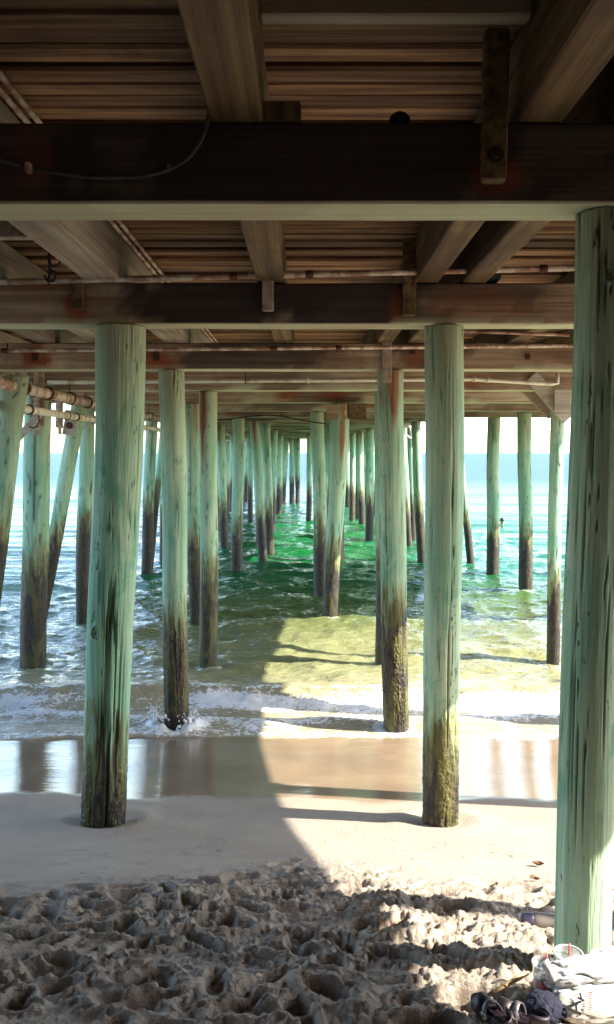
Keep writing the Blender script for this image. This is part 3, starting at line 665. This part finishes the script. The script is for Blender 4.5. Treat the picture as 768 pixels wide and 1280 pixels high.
board('hanger_board', (at(484, 445, 8.25).x, 8.262, .72), (at(484, 445, 8.25).x, 8.262, 1.16), .10, .05, 'greyb')
board('block', (at(20, 303, 4.6).x-.5, 4.66, 1.27), (at(46, 303, 4.6).x, 4.66, 1.27), .11, .07, 'greyb', label='short board end sticking out beside the left stringer')
board('block', (-.145, 2.62, 1.385), (.70, 2.62, 1.385), .06, .06, 'pale')
board('block', (-.33, 2.84, 1.16), (-.02, 2.84, 1.16), .07, .05, 'wy')
for i, (px, py, w, h) in enumerate(((421, 515, .34, .24), (447, 514, .30, .26))):
    q = at(px, py, 13.6); board('block', (q.x, 13.60-.0*i, q.z-h/2), (q.x, 13.60, q.z+h/2), w, .08, 'wx' if i == 0 else 'wy', label='square block hung over the head of the leaning mid-channel pile')
# diagonal brace boards at the right
q0, q1 = at(664, 470, 11.0), at(710, 524, 11.0)
br = board('brace_board', (q0.x, 10.985, q0.z), (q1.x, 10.985, q1.z), .19, .05, 'pale', label='pale grey diagonal brace beside the nearest pile')
bolt((at(703, 505, 10.95).x, 10.955, at(703, 505, 10.95).z), .014, br, 'iron')
q0, q1 = at(655, 484, 11.3), at(690, 520, 11.3); board('brace_board', (q0.x, 11.31, q0.z), (q1.x, 11.31, q1.z), .12, .05, 'greyb')
q0 = at(703, 500, 10.9); board('block', (q0.x, 10.90, q0.z-.16), (q0.x, 10.90, q0.z+.14), .22, .04, 'pale')
q0, q1 = at(673, 502, 12.0), at(686, 502, 12.0); board('block', (q0.x, 12, q0.z), (q1.x, 12, q1.z), .16, .06, 'pale')
# braces at the left pipe rack
q0, q1 = at(10, 562, 10.6), at(52, 515, 10.6); board('brace_board', (q0.x, 10.6, q0.z), (q1.x, 10.6, q1.z), .09, .05, 'pale', label='pale diagonal board under the left pipes')
q0 = at(89, 532, 12.2); bb = board('brace_board', (q0.x-.02, 12.15, q0.z-.15), (q0.x+.05, 12.15, q0.z+.22), .2, .05, 'pale'); bolt((q0.x, 12.12, q0.z), .03, bb, 'rust')
for (px, py0, py1, Y, w) in ((12, 445, 530, 10.3, .14), (50, 462, 532, 11.0, .13), (75, 470, 535, 12.2, .10), (102, 480, 536, 13.2, .10), (19, 490, 545, 10.2, .1)):
    q0, q1 = at(px, py1, Y), at(px, py0, Y); board('block', (q0.x, Y-.02, q0.z), (q1.x, Y-.02, min(q1.z, CT)), w, .06, 'wx')
# thin rake rod far right under the pier
V, f = tube([at(497, 538, 25.5), at(527, 556, 27.5)], .05, 8); o = mesh_obj('brace_rod', V, f, M['greyb'], pier, True, None, tuple(at(497, 538, 25.5)))
# iron bolt straps on the caps
for (px, py, Y, w, h) in ((97, 362, 5.33, .05, .10), (44, 445, 8.2, .07, .12), (196, 445, 8.22, .06, .12), (516, 437, 8.22, .06, .09), (660, 446, 8.22, .05, .05)):
    q = at(px, py, Y+.045); mbx = MB(); mbx.add(*rbox((q.x, Y+.045, q.z), (w, .014, h))); mbx.add(*tube([(q.x, Y+.04, q.z), (q.x, Y+.01, q.z)], .016, 8))
    o = mbx.build('iron_strap', M['rust'], pier, (q.x, Y, q.z), smooth=False)
# dark lumps resting on the beams (old bolts and knobs)
for (px, py, Y, r) in ((500, 142, 2.86, .032), (612, 340, 5.46, .07)):
    q = at(px, py, Y); mbx = MB()
    rings = []
    for k in range(9):
        ph = -PI/2+PI*k/8; rings.append([(q.x+r*1.15*math.cos(ph)*math.cos(t)*(1+.1*math.sin(3*t)), Y+r*math.cos(ph)*math.sin(t), CT+.004+r*.8*(1+math.sin(ph))) for t in np.linspace(0, 2*PI, 14, endpoint=False)])
    mbx.add(*loft(rings)); mbx.build('knob', M['iron'], pier, (q.x, Y, CT))

# ------------------------------------------------------------------ pipes (things that hang from the pier)
def pipe_run(label, pts, r, m, group=None, couplings=(), cm='rust', hangers=(), sleeves=()):
    pts = [Vector(p) for p in pts]; t = empty('pipe', pts[0], label, 'pipe', group)
    V, f = tube(pts, r, 14); mesh_obj('pipe_body', V, f, M[m], t, True, None, tuple(pts[0]))
    def along(s):
        L = [(pts[i+1]-pts[i]).length for i in range(len(pts)-1)]; s *= sum(L)
        for i, l in enumerate(L):
            if s <= l or i == len(L)-1: return pts[i].lerp(pts[i+1], s/l), (pts[i+1]-pts[i]).normalized()
            s -= l
    for (s, ln) in couplings:
        p, d = along(s); mb = MB(); mb.add(*tube([p-d*ln/2, p-d*ln*.42, p+d*ln*.42, p+d*ln/2], [r*1.15, r*1.32, r*1.32, r*1.15], 14)); mb.build('coupling', M[cm], t, tuple(p))
    for (s, ln) in sleeves:
        p, d = along(s); V, f = tube([p-d*ln/2, p+d*ln/2], r*1.10, 14); mesh_obj('rusty_section', V, f, M['pipe_rust'], t, True, None, tuple(p))
    for s, ztop in hangers:
        p, d = along(s); mb = MB(); side = d.cross(Vector((0, 0, 1))).normalized()
        ring = [p+(side*math.cos(a)+Vector((0, 0, 1))*math.sin(a))*(r*1.25) for a in np.linspace(0, 2*PI, 17)]
        mb.add(*tube(ring, max(.006, r*.13), 6, cap=False)); mb.add(*tube([p+Vector((0, 0, r*1.25)), Vector((p.x, p.y, ztop))], max(.006, r*.12), 6)); mb.build('hanger', M['iron'], t, tuple(p))
    return t
a, b_ = at(-60, 354, 5.28), at(800, 333, 5.28)
pipe_run('thin pipe crossing in front of the black stained beam, rusty in its middle', [a, b_], .020, 'pipe', 'pipes crossing under the beams', couplings=[(.41, .05), (.52, .05), (.86, .05)], sleeves=[(.465, .30)], hangers=[(.142, 1.42), (.775, 1.42)])
a, b_ = at(-60, 439, 8.15), at(760, 432, 8.15)
pipe_run('thin tan pipe crossing in front of the second beam beyond, behind the split pile', [a, b_], .019, 'pipe', 'pipes crossing under the beams', couplings=[(.08, .06), (.49, .06), (.59, .06)], hangers=[(.085, .9+.2), (.495, 1.4)])
a, b_, c_, d_ = at(60, 478, 10.6), at(590, 474, 10.6), at(690, 480, 10.6), at(697, 479, 10.6)
pipe_run('pale pipe crossing low over the channel with an elbow at its right end', [a, b_, c_, d_, at(697, 466, 10.6)], .027, 'pipe_pale', 'pipes crossing under the beams', couplings=[(.22, .05), (.50, .05), (.82, .04), (.845, .04)], cm='pipe_pale', hangers=[(.38, 1.1), (.73, 1.1)])
a, b_ = at(560, 413, 7.2), at(712, 419, 7.2)
pipe_run('short thin pipe running above the right piles under the deck', [a, b_], .014, 'pipe_rust', 'pipes crossing under the beams')
ys2 = [(-1.0+.7*k) for k in range(72)]
HP = [(min(1, max(0, (y-(-1))/(49.5+1)))) for y in ROW]
pipe_run('thick white pipe along the left piles, upper of the pair, with dark collars', [(-3.22, -1, .735), (-3.22, 49.5, .735)], .066, 'pipe', 'pipes along the left side', couplings=[((y+1)/50.5, .06) for y in (9.15, 10.0, 11.8, 13.1, 15.4, 18.2, 21, 24, 27, 30)], hangers=[(h-.004, 1.0) for h in HP[1:12]], sleeves=[((11.3+1)/50.5, .8), ((14.3+1)/50.5, .9), ((17+1)/50.5, .8)])
pipe_run('slimmer cream pipe along the left piles, lower of the pair, with dark joints', [(-3.42, -1, .53), (-3.42, 49.5, .53)], .050, 'pipe_pale', 'pipes along the left side', couplings=[((y+1)/50.5, .04) for y in (9.9, 11.9, 12.9, 14.4, 16.4, 19.2, 22, 25, 28)], hangers=[(h+.006, .85) for h in HP[2:12]], sleeves=[((13.5+1)/50.5, .7)])
pipe_run('rusty dark pipe behind the white pair along the left piles, hard under the beams', [(-3.62, -1, .79), (-3.62, 49.5, .79)], .045, 'pipe_rust', 'pipes along the left side', couplings=[((y+1)/50.5, .07) for y in (10.3, 11.5, 12.4, 14.8, 17.4, 20)], hangers=[(h-.010, .98) for h in HP[2:12]])
for (px, py, Y, w) in ((30, 478, 9.9, .07), (84, 483, 11.6, .06), (47, 533, 10.9, .06), (75, 533, 12.1, .05), (108, 500, 13.2, .07)):
    q = at(px, py, Y); board('hanger_board', (q.x, Y, q.z-.12), (q.x, Y, CT-.02), w, .04, 'wx')
# conduits beside the left stringer
for i, x in enumerate((-1.185, -1.135)):
    pipe_run(('thin grey conduit under the deck, against the left pale stringer', 'thin grey conduit under the deck, a hand away from the left pale stringer')[i], [(x, 1.4, 1.395), (x, 30, 1.395)], .013, 'pipe', 'conduits under the deck', hangers=[])
# drop rods with hooks at the upper left
def hook(label, p, L, r=.008):
    p = Vector(p); t = empty('hanger_rod', p, label, 'rod', 'hooks hanging under the deck'); V, f = tube([p+Vector((0, 0, L)), p], r, 8); mesh_obj('rod', V, f, M['iron'], t, True, None, tuple(p))
    ring = [p+Vector((math.cos(a)*.035, 0, -.035+math.sin(a)*.035)) for a in np.linspace(PI/2, PI/2-4.9, 14)]
    V, f = tube(ring, r, 8); mesh_obj('hook', V, f, M['iron'], t, True, None, tuple(p)); return t
q = at(63, 338, 5.15); hook('iron rod with a hook hanging at the upper left, above the thin pipe', (q.x, 5.15, q.z), 1.41-q.z)
q = at(68, 318, 5.0); hook('short bent iron rod dangling beside the long one at the upper left', (q.x, 5.0, q.z), 1.41-q.z, .007)
# loop of wire under the left pipes
pts = [at(41, 520, 10.5)+Vector((math.cos(a)*.085, 0, -.04+math.sin(a)*.115)) for a in np.linspace(1.9, -2.2, 16)]
V, f = tube(pts, .009, 8); tag(mesh_obj('wire_loop', V, f, M['iron'], None, True, None, tuple(pts[0])), 'black wire loop hanging under the cream pipe at the left', 'wire')
# cable in front of the nearest beam
P = [(263, 128), (260, 150), (250, 178), (232, 200), (205, 214), (170, 221), (120, 222), (75, 217), (38, 210), (10, 203), (-30, 190)]
cp = [at(x, y, 2.79 - .02*math.sin(i*.6)) for i, (x, y) in enumerate(P)]
cab = empty('cable', cp[0], 'drooping grey cable strung across the front of the nearest beam', 'cable')
sm = []
for i in range(len(cp)-1):
    p0, p1, p2_, p3 = cp[max(0, i-1)], cp[i], cp[i+1], cp[min(len(cp)-1, i+2)]
    for t in np.linspace(0, 1, 6, endpoint=False):
        sm.append(.5*((2*p1)+(-p0+p2_)*t+(2*p0-5*p1+4*p2_-p3)*t*t+(-p0+3*p1-3*p2_+p3)*t**3))
sm.append(cp[-1])
V, f = tube(sm, .0075, 8); mesh_obj('cable_body', V, f, M['cable'], cab, True, None, tuple(cp[0]))
q = at(36, 210, 2.785); V, f = rbox(q, (.018, .03, .035)); mesh_obj('cable_clip', V, f, M['pipe_rust'], cab, False, None, tuple(q))
q = at(211, 210, 2.785); V, f = rbox(q, (.008, .02, .022)); mesh_obj('cable_clip', V, f, M['pipe_rust'], cab, False, None, tuple(q))
# thin dark wire sagging from pile to pile farther out
w0, w1 = at(262, 525, 15.2), at(408, 529, 15.2)
pts = [w0.lerp(w1, t)+Vector((0, 0, .10*math.sin(t*PI)-.02*math.sin(t*9))) for t in np.linspace(0, 1, 20)]
V, f = tube(pts, .012, 6); tag(mesh_obj('wire', V, f, M['iron'], None, True, None, tuple(w0)), 'thin dark wire strung across the channel under the beams', 'wire')

# ------------------------------------------------------------------ unseen deck and wall added behind the camera to darken the beam fronts
bw = empty('shade_deck', (0, -3, 0), 'unseen wide timber deck added behind the camera to darken the beam fronts', 'shade_deck')
V, f = chbox(-28, 28, -8, 1.25, 1.42, 1.54, 'x', .01, 4, 0, 400); mesh_obj('decking', V, f, M['plank'], bw, False, {'tint': np.full(len(V), .4)}, (0, -3, 1.42))
V, f = chbox(-28, 28, 1.1, 1.28, .95, 1.41, 'x', .01, 1, .003, 401, 2); mesh_obj('edge_beam', V, f, M['wx'], bw, False, {'tint': np.full(len(V), .4)}, (0, 1.2, .95))
V, f = chbox(-28, 28, -8.2, -7.9, -2.0, 1.41, 'x', .01, 1, .01, 402, 4); tag(mesh_obj('shade_wall', V, f, M['wall'], None, False, None, (0, -8, -2)), 'unseen dark timber wall added behind the camera to darken the beam fronts', 'wall')  # added out of view to keep light off the beam fronts
for i, x in enumerate(np.arange(-12, 12.1, 3)):
    if abs(x) < .5: continue
    V, f = tube([(x, -.6, -2.2), (x, -.6, .0), (x, -.6, 1.41)], .14, 20); mesh_obj('post', V, f, M['wall'], bw, True, None, (x, -.6, -2.2))

# ------------------------------------------------------------------ things left on the sand
def gpt(px, py):                          # where a photo pixel meets the beach
    Y = 2.0
    while Y < 9:
        if ray_ratio(py)*Y <= float(zbase(Y)): break
        Y += .005
    return at(px, py, Y)
def cup(label, px, pyrim, Y, h=.12, r=.047, straw=None, lid=True, tilt=0.0, drink=False):
    rim = at(px, pyrim, Y); base = Vector((rim.x, Y, rim.z-h))
    t = empty('plastic_cup', base, label, 'cup', 'plastic cups left at the pile'); t.rotation_euler = (0, tilt, 0)
    def lathe(prof, seg=28):
        V, f = loft([[(rr*math.cos(a), rr*math.sin(a), zz) for a in np.linspace(0, 2*PI, seg, endpoint=False)] for rr, zz in prof], cap=False); return V, f
    def put(nm, V, f, m):
        o = mesh_obj(nm, V, f, m, None, True); o.parent = t; return o
    V, f = lathe([(.001, .004), (r*.70, .003), (r*.74, .0), (r*.76, .01), (r*.86, h*.5), (r*.97, h*.97), (r*1.02, h*.98), (r*1.02, h), (r*.96, h), (r*.95, h*.95), (r*.74, .012), (.001, .008)])
    put('cup_body', V, f, M['clear'])
    if lid:
        V, f = lathe([(r*1.04, h*.955), (r*1.06, h*.99), (r*.98, h*1.01), (r*.90, h*.985), (r*.5, h*.975), (r*.05, h*.975)]); put('lid', V, f, M['clear'])
        V, f = loft([[((r*1.0+r*.06*math.cos(b))*math.cos(a), (r*1.0+r*.06*math.cos(b))*math.sin(a), h*1.0+r*.06*math.sin(b)) for b in np.linspace(0, 2*PI, 7, endpoint=False)] for a in np.linspace(0, 2*PI, 29)], cap=False); put('rim', V, f, M['bagw'])
    if straw:
        V, f = tube([(-.012, 0, .01), (straw[0]*.3, 0, h*.8), (straw[0], .005, h+straw[1])], .0032, 8); put('straw', V, f, M['red'])
    if drink:
        V, f = lathe([(.001, .012), (r*.72, .012), (r*.78, .03), (.001, .03)]); put('drink_dregs', V, f, M['red'])
    return t
cup('clear cup with a wide rim and red straw, middle of the three by the pile', 711, 1192, 2.70, .115, .050, straw=(.004, .035))
cup('clear plastic cup right of the middle one, against the sunlit side of the pile', 756, 1196, 2.70, .11, .046, straw=None)
cup('clear plastic cup with red dregs and red straw, leftmost by the pile', 680, 1203, 2.62, .11, .040, straw=(.012, .025), lid=False, drink=True)
# bags
def crumple(name, c, sx, sy, sz, seed, m, parent, rot=0, pw=2.6, amp=.22, nu=120, nv=60, zflat=.9):
    u = np.linspace(0, 2*PI, nu, endpoint=False); v = np.linspace(-PI/2, PI/2, nv); U, W = np.meshgrid(u, v)
    def sp(x, p): return np.sign(x)*np.abs(x)**p
    x = sp(np.cos(W), 2/pw)*sp(np.cos(U), 2/pw); y = sp(np.cos(W), 2/pw)*sp(np.sin(U), 2/pw); z = sp(np.sin(W), 2/2.1)
    n = fbm(x*1.7+seed, y*1.7+z*1.3, z*1.7, seed, 3)-.5
    rd = np.abs(2*vn(x*2.2+seed, y*2.6+z*.6, z*2.4, seed+4)-1); rd2 = np.abs(2*vn(x*5+seed, y*5, z*5, seed+5)-1)
    k = 1+amp*n*2-amp*.55*np.exp(-(rd/.10)**2)-amp*.22*np.exp(-(rd2/.12)**2)
    x, y, z = x*k*sx, y*k*sy, np.where(z < 0, z*.8, z)*k*sz
    x = x+0*z; ca, sa = math.cos(rot), math.sin(rot)
    V = np.stack([c[0]+x*ca-y*sa, c[1]+x*sa+y*ca, c[2]+z], -1).reshape(-1, 3)
    V0, f = loft(V.reshape(nv, nu, 3)); o = mesh_obj(name, V0, f, M[m], parent, True, None, tuple(c)); return o, V.reshape(nv, nu, 3)
q = at(742, 1262, 2.52); gl = gz(q.x, 2.52)
low = empty('printed_bag', (q.x, 2.52, q.z-.05), 'cream plastic bag with black lettering and red print, lying lowest by the near pile', 'bag')
ob, S = crumple('bag_body', (q.x+.055, 2.56, q.z-.004), .19, .085, .058, 5, 'bagl', low, rot=.10, amp=.07)
# lettering follows the bag: find the surface point that shows at each photo position
Sf = S.reshape(-1, 3); 
dpt = Sf[:, 1]*math.cos(PITCH)-Sf[:, 2]*math.sin(PITCH); su = 384+F*Sf[:, 0]/dpt; sv = 640-F*(Sf[:, 1]*math.sin(PITCH)+Sf[:, 2]*math.cos(PITCH))/dpt
front = Sf[:, 1] < 2.60
def on_bag(px, py, off=.0025):
    d = (su-px)**2+(sv-py)**2+np.where(front, 0, 1e6); i = np.where(d < 5)[0]
    if len(i) == 0: i = np.argsort(d)[:3]
    return tuple(at(px, py, plane(px, py)-off))
def surf_y(px, py):
    i = np.where((su-px)**2+(sv-py)**2 < 6)[0]; return np.sort(Sf[i, 1])[:3].mean() if len(i) else None
smp = [(a, b, surf_y(a, b)) for a in range(704, 744, 2) for b in range(1241, 1272, 2)]; smp = np.array([q_ for q_ in smp if q_[2] is not None])
cf = np.linalg.lstsq(np.stack([smp[:, 0], smp[:, 1], np.ones(len(smp))], 1), smp[:, 2], rcond=None)[0]
res = (smp[:, 0]*cf[0]+smp[:, 1]*cf[1]+cf[2])-smp[:, 2]; cf[2] -= res.max()+.002
def plane(px, py): return px*cf[0]+py*cf[1]+cf[2]
def stroke(mb, pts, w):
    for i in range(len(pts)-1):
        a_, c_ = np.array(pts[i]), np.array(pts[i+1]); d = (c_-a_); L = np.linalg.norm(d); n = np.array([-d[1], d[0]])/L*w/2; k = max(2, int(L/1.5)+1)
        rows = []
        for t in np.linspace(0, 1, k):
            c = a_+d*t; rows.append([on_bag(*(c-n)), on_bag(*c), on_bag(*(c+n))])
        V, f = loft(rows, cap=False, closed=False); mb.add(V, f)
mb = MB(); stroke(mb, [(708, 1259), (726, 1252)], 3.2); stroke(mb, [(708, 1260), (727, 1268)], 4.2); stroke(mb, [(720, 1254), (721, 1265)], 2.8)
o = mb.build('letter', M['print'], low, tuple(on_bag(717, 1259))); o['label'] = 'black letter A printed on the bag'
mb = MB(); stroke(mb, [(722, 1247), (731, 1251)], 2.6); stroke(mb, [(725, 1241), (727, 1249)], 2.4); mb.build('letter', M['print'], low, tuple(on_bag(726, 1248)))
mb = MB()
for k in range(9):
    yy = 1241+k*2.6; stroke(mb, [(735.5+.4*math.sin(k*2), yy), (741-.8*(k % 3), yy-.3)], 1.5)
mb.build('small_print', M['redprint'], low, tuple(on_bag(738, 1250)))
q = at(722, 1222, 2.60)
up = empty('white_bag', (q.x, 2.6, q.z-.05), 'crumpled shiny white plastic bag heaped on the printed bag under the cups', 'bag')
crumple('bag_body', (q.x+.055, 2.63, q.z-.004), .185, .075, .052, 23, 'bagw', up, rot=.12, amp=.26)
# twisted mouth of the bag
pts = [at(690, 1222, 2.53), at(686, 1212, 2.53), at(680, 1203, 2.54)]
V, f = tube(pts, [.020, .013, .019], 14); V = V+(np.stack([fbm(V[:, 0]*60, V[:, 1]*60, V[:, 2]*60, 3, 3)-.5]*3, -1))*.012; mesh_obj('bag_mouth', V, f, M['bagw'], up, True, None, tuple(pts[0]))
# navy cloth
q = at(686, 1262, 2.5)
cl = empty('navy_cloth', (q.x, 2.5, q.z-.03), 'rumpled dark navy cloth between the sandals and the white bags', 'cloth')
crumple('cloth_body', (q.x-.005, 2.53, q.z-.02), .065, .06, .05, 31, 'navy', cl, rot=.5, amp=.15)
crumple('cloth_fold', (q.x+.035, 2.50, q.z-.012), .05, .022, .012, 37, 'navy', cl, rot=.10, amp=.3)
# sandals
def sandal(label, px, py, Y, rot, s=1.0, tilt=0.0):
    q = at(px, py, Y); t = empty('sandal', q, label, 'sandal', 'pair of black sandals'); t.rotation_euler = (tilt, 0, rot)
    L, seg = .25*s, 40; top = []; 
    def outline(k):
        a = 2*PI*k/seg; x = math.cos(a)*L/2; w = (.046 + .010*math.cos(a) - .012*math.exp(-((math.cos(a)+.1)/.3)**2))*s
        return x, math.sin(a)*w
    rings = []
    for (sc, z) in ((.93, -.004), (1.0, 0), (1.02, .012), (1.0, .022), (.94, .026), (.5, .022), (.02, .021)):
        rings.append([(outline(k)[0]*sc, outline(k)[1]*sc, z*s+.012*s*(outline(k)[0]/L*2)**2) for k in range(seg)])
    V, f = loft(rings); o = mesh_obj('sole', V, f, M['rubber'], None, True); o.parent = t
    def strap(nm, x0, lean, w, h, m, ww=.048):
        R = []
        for a in np.linspace(0, PI, 15):
            cy, cz = math.cos(a)*ww*s, .012+math.sin(a)*h*s; x = x0*s+lean*math.sin(a)*s
            R.append([(x-w*s/2, cy, cz), (x+w*s/2, cy, cz), (x+w*s/2, cy*.93, cz-.004), (x-w*s/2, cy*.93, cz-.004)])
        V, f = loft(R); o = mesh_obj(nm, V, f, m, None, True); o.parent = t; return o
    strap('strap', .055, .0, .055, .052, M['rubber']); st = strap('strap', -.005, .012, .022, .062, M['strap'])
    R = []                                   # heel cup
    for a in np.linspace(-1.75, 1.75, 17):
        x, y = -math.cos(a)*.052*s-.065*s, math.sin(a)*.040*s
        R.append([(x, y, .012*s), (x*1.03-.002, y*1.05, .06*s), (x*1.02, y*1.0, .075*s), (x*.98, y*.93, .06*s), (x*.98, y*.92, .012*s)])
    V, f = loft(R); o = mesh_obj('heel_cup', V, f, M['rubber'], None, True); o.parent = t
    mbb = MB(); mbb.add(*tube([(math.cos(a)*.011-.004, .047*s, .045*s+math.sin(a)*.011) for a in np.linspace(0, 2*PI, 14)], .0018, 6, cap=False)); o = mbb.build('buckle', M['clear'], None); o.parent = t
    return t
sandal('black sandal lying nearer the navy cloth, grey strap arched up', 648, 1278, 2.47, 2.5, .82, .15)
sandal('smaller looking black sandal at the far left of the belongings, seen end on', 616, 1272, 2.46, 2.05, .75, -.25)
# driftwood stick
sp_ = [gpt(618, 1250), gpt(634, 1245), gpt(648, 1241), gpt(660, 1238)]; sp_ = [p+Vector((0, 0, .03+.012*i)) for i, p in enumerate(sp_)]
V, f = tube(sp_, [.005, .008, .009, .006], 10); V += (fbm(V[:, 0]*90, V[:, 1]*90, V[:, 2]*90, 2, 3)-.5)[:, None]*.006
tag(mesh_obj('driftwood_stick', V, f, M['stick'], None, True, None, tuple(sp_[0])), 'short bleached stick lying on the sand above the black sandals', 'stick')
# bottle half hidden by the near pile
q = gpt(656, 1150); yb = q.y+.03; zb_ = gz(q.x+.1, yb)
bt = empty('bottle', (q.x-.02, yb, zb_+.03), 'dull grey bottle with navy cap lying on shaded sand behind the near pile', 'bottle'); bt.rotation_euler = (0, .06, -.08)
def lx(prof, seg=24): return loft([[(x, r*math.cos(a), r*math.sin(a)) for a in np.linspace(0, 2*PI, seg, endpoint=False)] for x, r in prof])
V, f = lx([(.055, .018), (.062, .030), (.075, .035), (.10, .036), (.20, .035), (.27, .036), (.285, .030), (.288, .012)]); o = mesh_obj('bottle_body', V, f, M['bottle'], None, True); o.parent = bt
V, f = lx([(.014, .020), (.016, .026), (.02, .028), (.045, .030), (.062, .033), (.066, .030)]); o = mesh_obj('cap', V, f, M['cap'], None, True); o.parent = bt
V, f = lx([(-.004, .010), (-.003, .017), (.013, .019), (.015, .012)]); o = mesh_obj('spout', V, f, M['clear'], None, True); o.parent = bt
# dry leaves
def leaf(label, px, py, s, rot, seed):
    q = gpt(px, py); n, m = 15, 7; V = []
    for i in range(n):
        t = i/(n-1)
        for j in range(m):
            u = (j/(m-1)-.5)*2; w = .42*math.sin(PI*t**.8)*(1+.25*math.sin(9*t+seed))
            x, y, z = (t-.5)*s, u*w*s*.6, .25*s*abs(u)**1.3*math.sin(PI*t)+.12*s*math.sin(t*5+seed)+.012
            V.append((q.x+x*math.cos(rot)-y*math.sin(rot), q.y+x*math.sin(rot)+y*math.cos(rot), float(gz(q.x, q.y))+z+.003))
    f = [[i*m+j, i*m+j+1, (i+1)*m+j+1, (i+1)*m+j] for i in range(n-1) for j in range(m-1)]
    V2 = [(a, b, c-.002) for a, b, c in V]; k = len(V)
    ff = f+[[x+k for x in q_[::-1]] for q_ in f]
    o = mesh_obj('dry_leaf', V+V2, ff, M['leaf'], None, True, None, tuple(q)); tag(o, label, 'leaf', 'dry leaves on the sunlit sand')
leaf('curled brown leaf on bright sand just left of the near pile', 669, 1100, .065, .3, 1)
leaf('thin brown leaf scrap beyond the curled one on bright sand', 673, 1083, .07, -.1, 2)
leaf('tiny brown leaf scrap on bright sand in line with the leaning pile', 621, 1102, .03, .8, 3)

# ------------------------------------------------------------------ swimmer far out
q = at(628, 652, 33.0); q.z = WZ+.02
sw = empty('person', q, 'person swimming far out at the right, only a dark haired head above water', 'person')
mb = MB(); rings = []
prof = [(.20, -.28, .0), (.22, -.16, .0), (.17, -.09, .0), (.075, -.04, .0), (.062, .0, .0), (.066, .04, -.01), (.082, .08, -.012), (.090, .13, -.005), (.088, .19, .0), (.070, .235, .006), (.03, .26, .008), (.002, .265, .008)]
for r, z, dy in prof: rings.append([(q.x+r*.92*math.cos(a), q.y+dy+r*(1.06 if z > .02 else .55)*math.sin(a)-(.012*math.exp(-((a-.5*PI)/.25)**2)*-1 if .08 < z < .16 else 0), q.z+z) for a in np.linspace(0, 2*PI, 28, endpoint=False)])
mb.add(*loft(rings)); mb.build('body', M['skin'], sw, tuple(q))
rings = []
for k in range(10):
    t = k/9; z = .11+.165*t; r = .100*math.sqrt(max(0.0004, 1-((z-.14)/.137)**2)) if z > .14 else .098
    rings.append([(q.x+r*.95*math.cos(a), q.y-.004+r*1.06*math.sin(a)-(.03 if z < .2 and math.sin(a) > .5 else 0), q.z+z) for a in np.linspace(0, 2*PI, 24, endpoint=False)])
mb = MB(); mb.add(*loft(rings)); mb.build('hair', M['hair'], sw, tuple(q))

# ------------------------------------------------------------------ light, sky, camera
sdir = Vector((1, -.2, .77)).normalized()
sun = bpy.data.lights.new('sun', 'SUN'); sun.energy = 3.4; sun.angle = math.radians(.53); sun.color = (1, .93, .80)
so = bpy.data.objects.new('sun', sun); C.objects.link(so); so.rotation_euler = (-sdir).to_track_quat('-Z', 'Y').to_euler(); so.location = (20, -4, 15)
w = bpy.data.worlds.new('World'); bpy.context.scene.world = w; w.use_nodes = True; nt = w.node_tree
bg = nt.nodes['Background']; sky = nt.nodes.new('ShaderNodeTexSky'); sky.sky_type = 'NISHITA'; sky.sun_disc = False
sky.sun_elevation = math.asin(sdir.z); sky.sun_rotation = math.atan2(sdir.x, sdir.y); sky.air_density = 1.0; sky.dust_density = .9; sky.ozone_density = 1.2
nt.links.new(sky.outputs[0], bg.inputs[0]); bg.inputs[1].default_value = .15
cam = bpy.data.cameras.new('camera'); co = bpy.data.objects.new('camera', cam); C.objects.link(co); bpy.context.scene.camera = co
cam.sensor_fit = 'VERTICAL'; cam.sensor_height = 36; cam.lens = 36*F/1280; cam.clip_end = 20000; cam.clip_start = .05
co.location = (0, 0, 0); co.rotation_euler = (PI/2-PITCH, 0, 0)
S = bpy.context.scene; S.view_settings.view_transform = 'Standard'; S.view_settings.look = 'None'; S.view_settings.exposure = 2.5; S.view_settings.gamma = 1
S.cycles.max_bounces = 10; S.cycles.diffuse_bounces = 5; S.cycles.transparent_max_bounces = 12
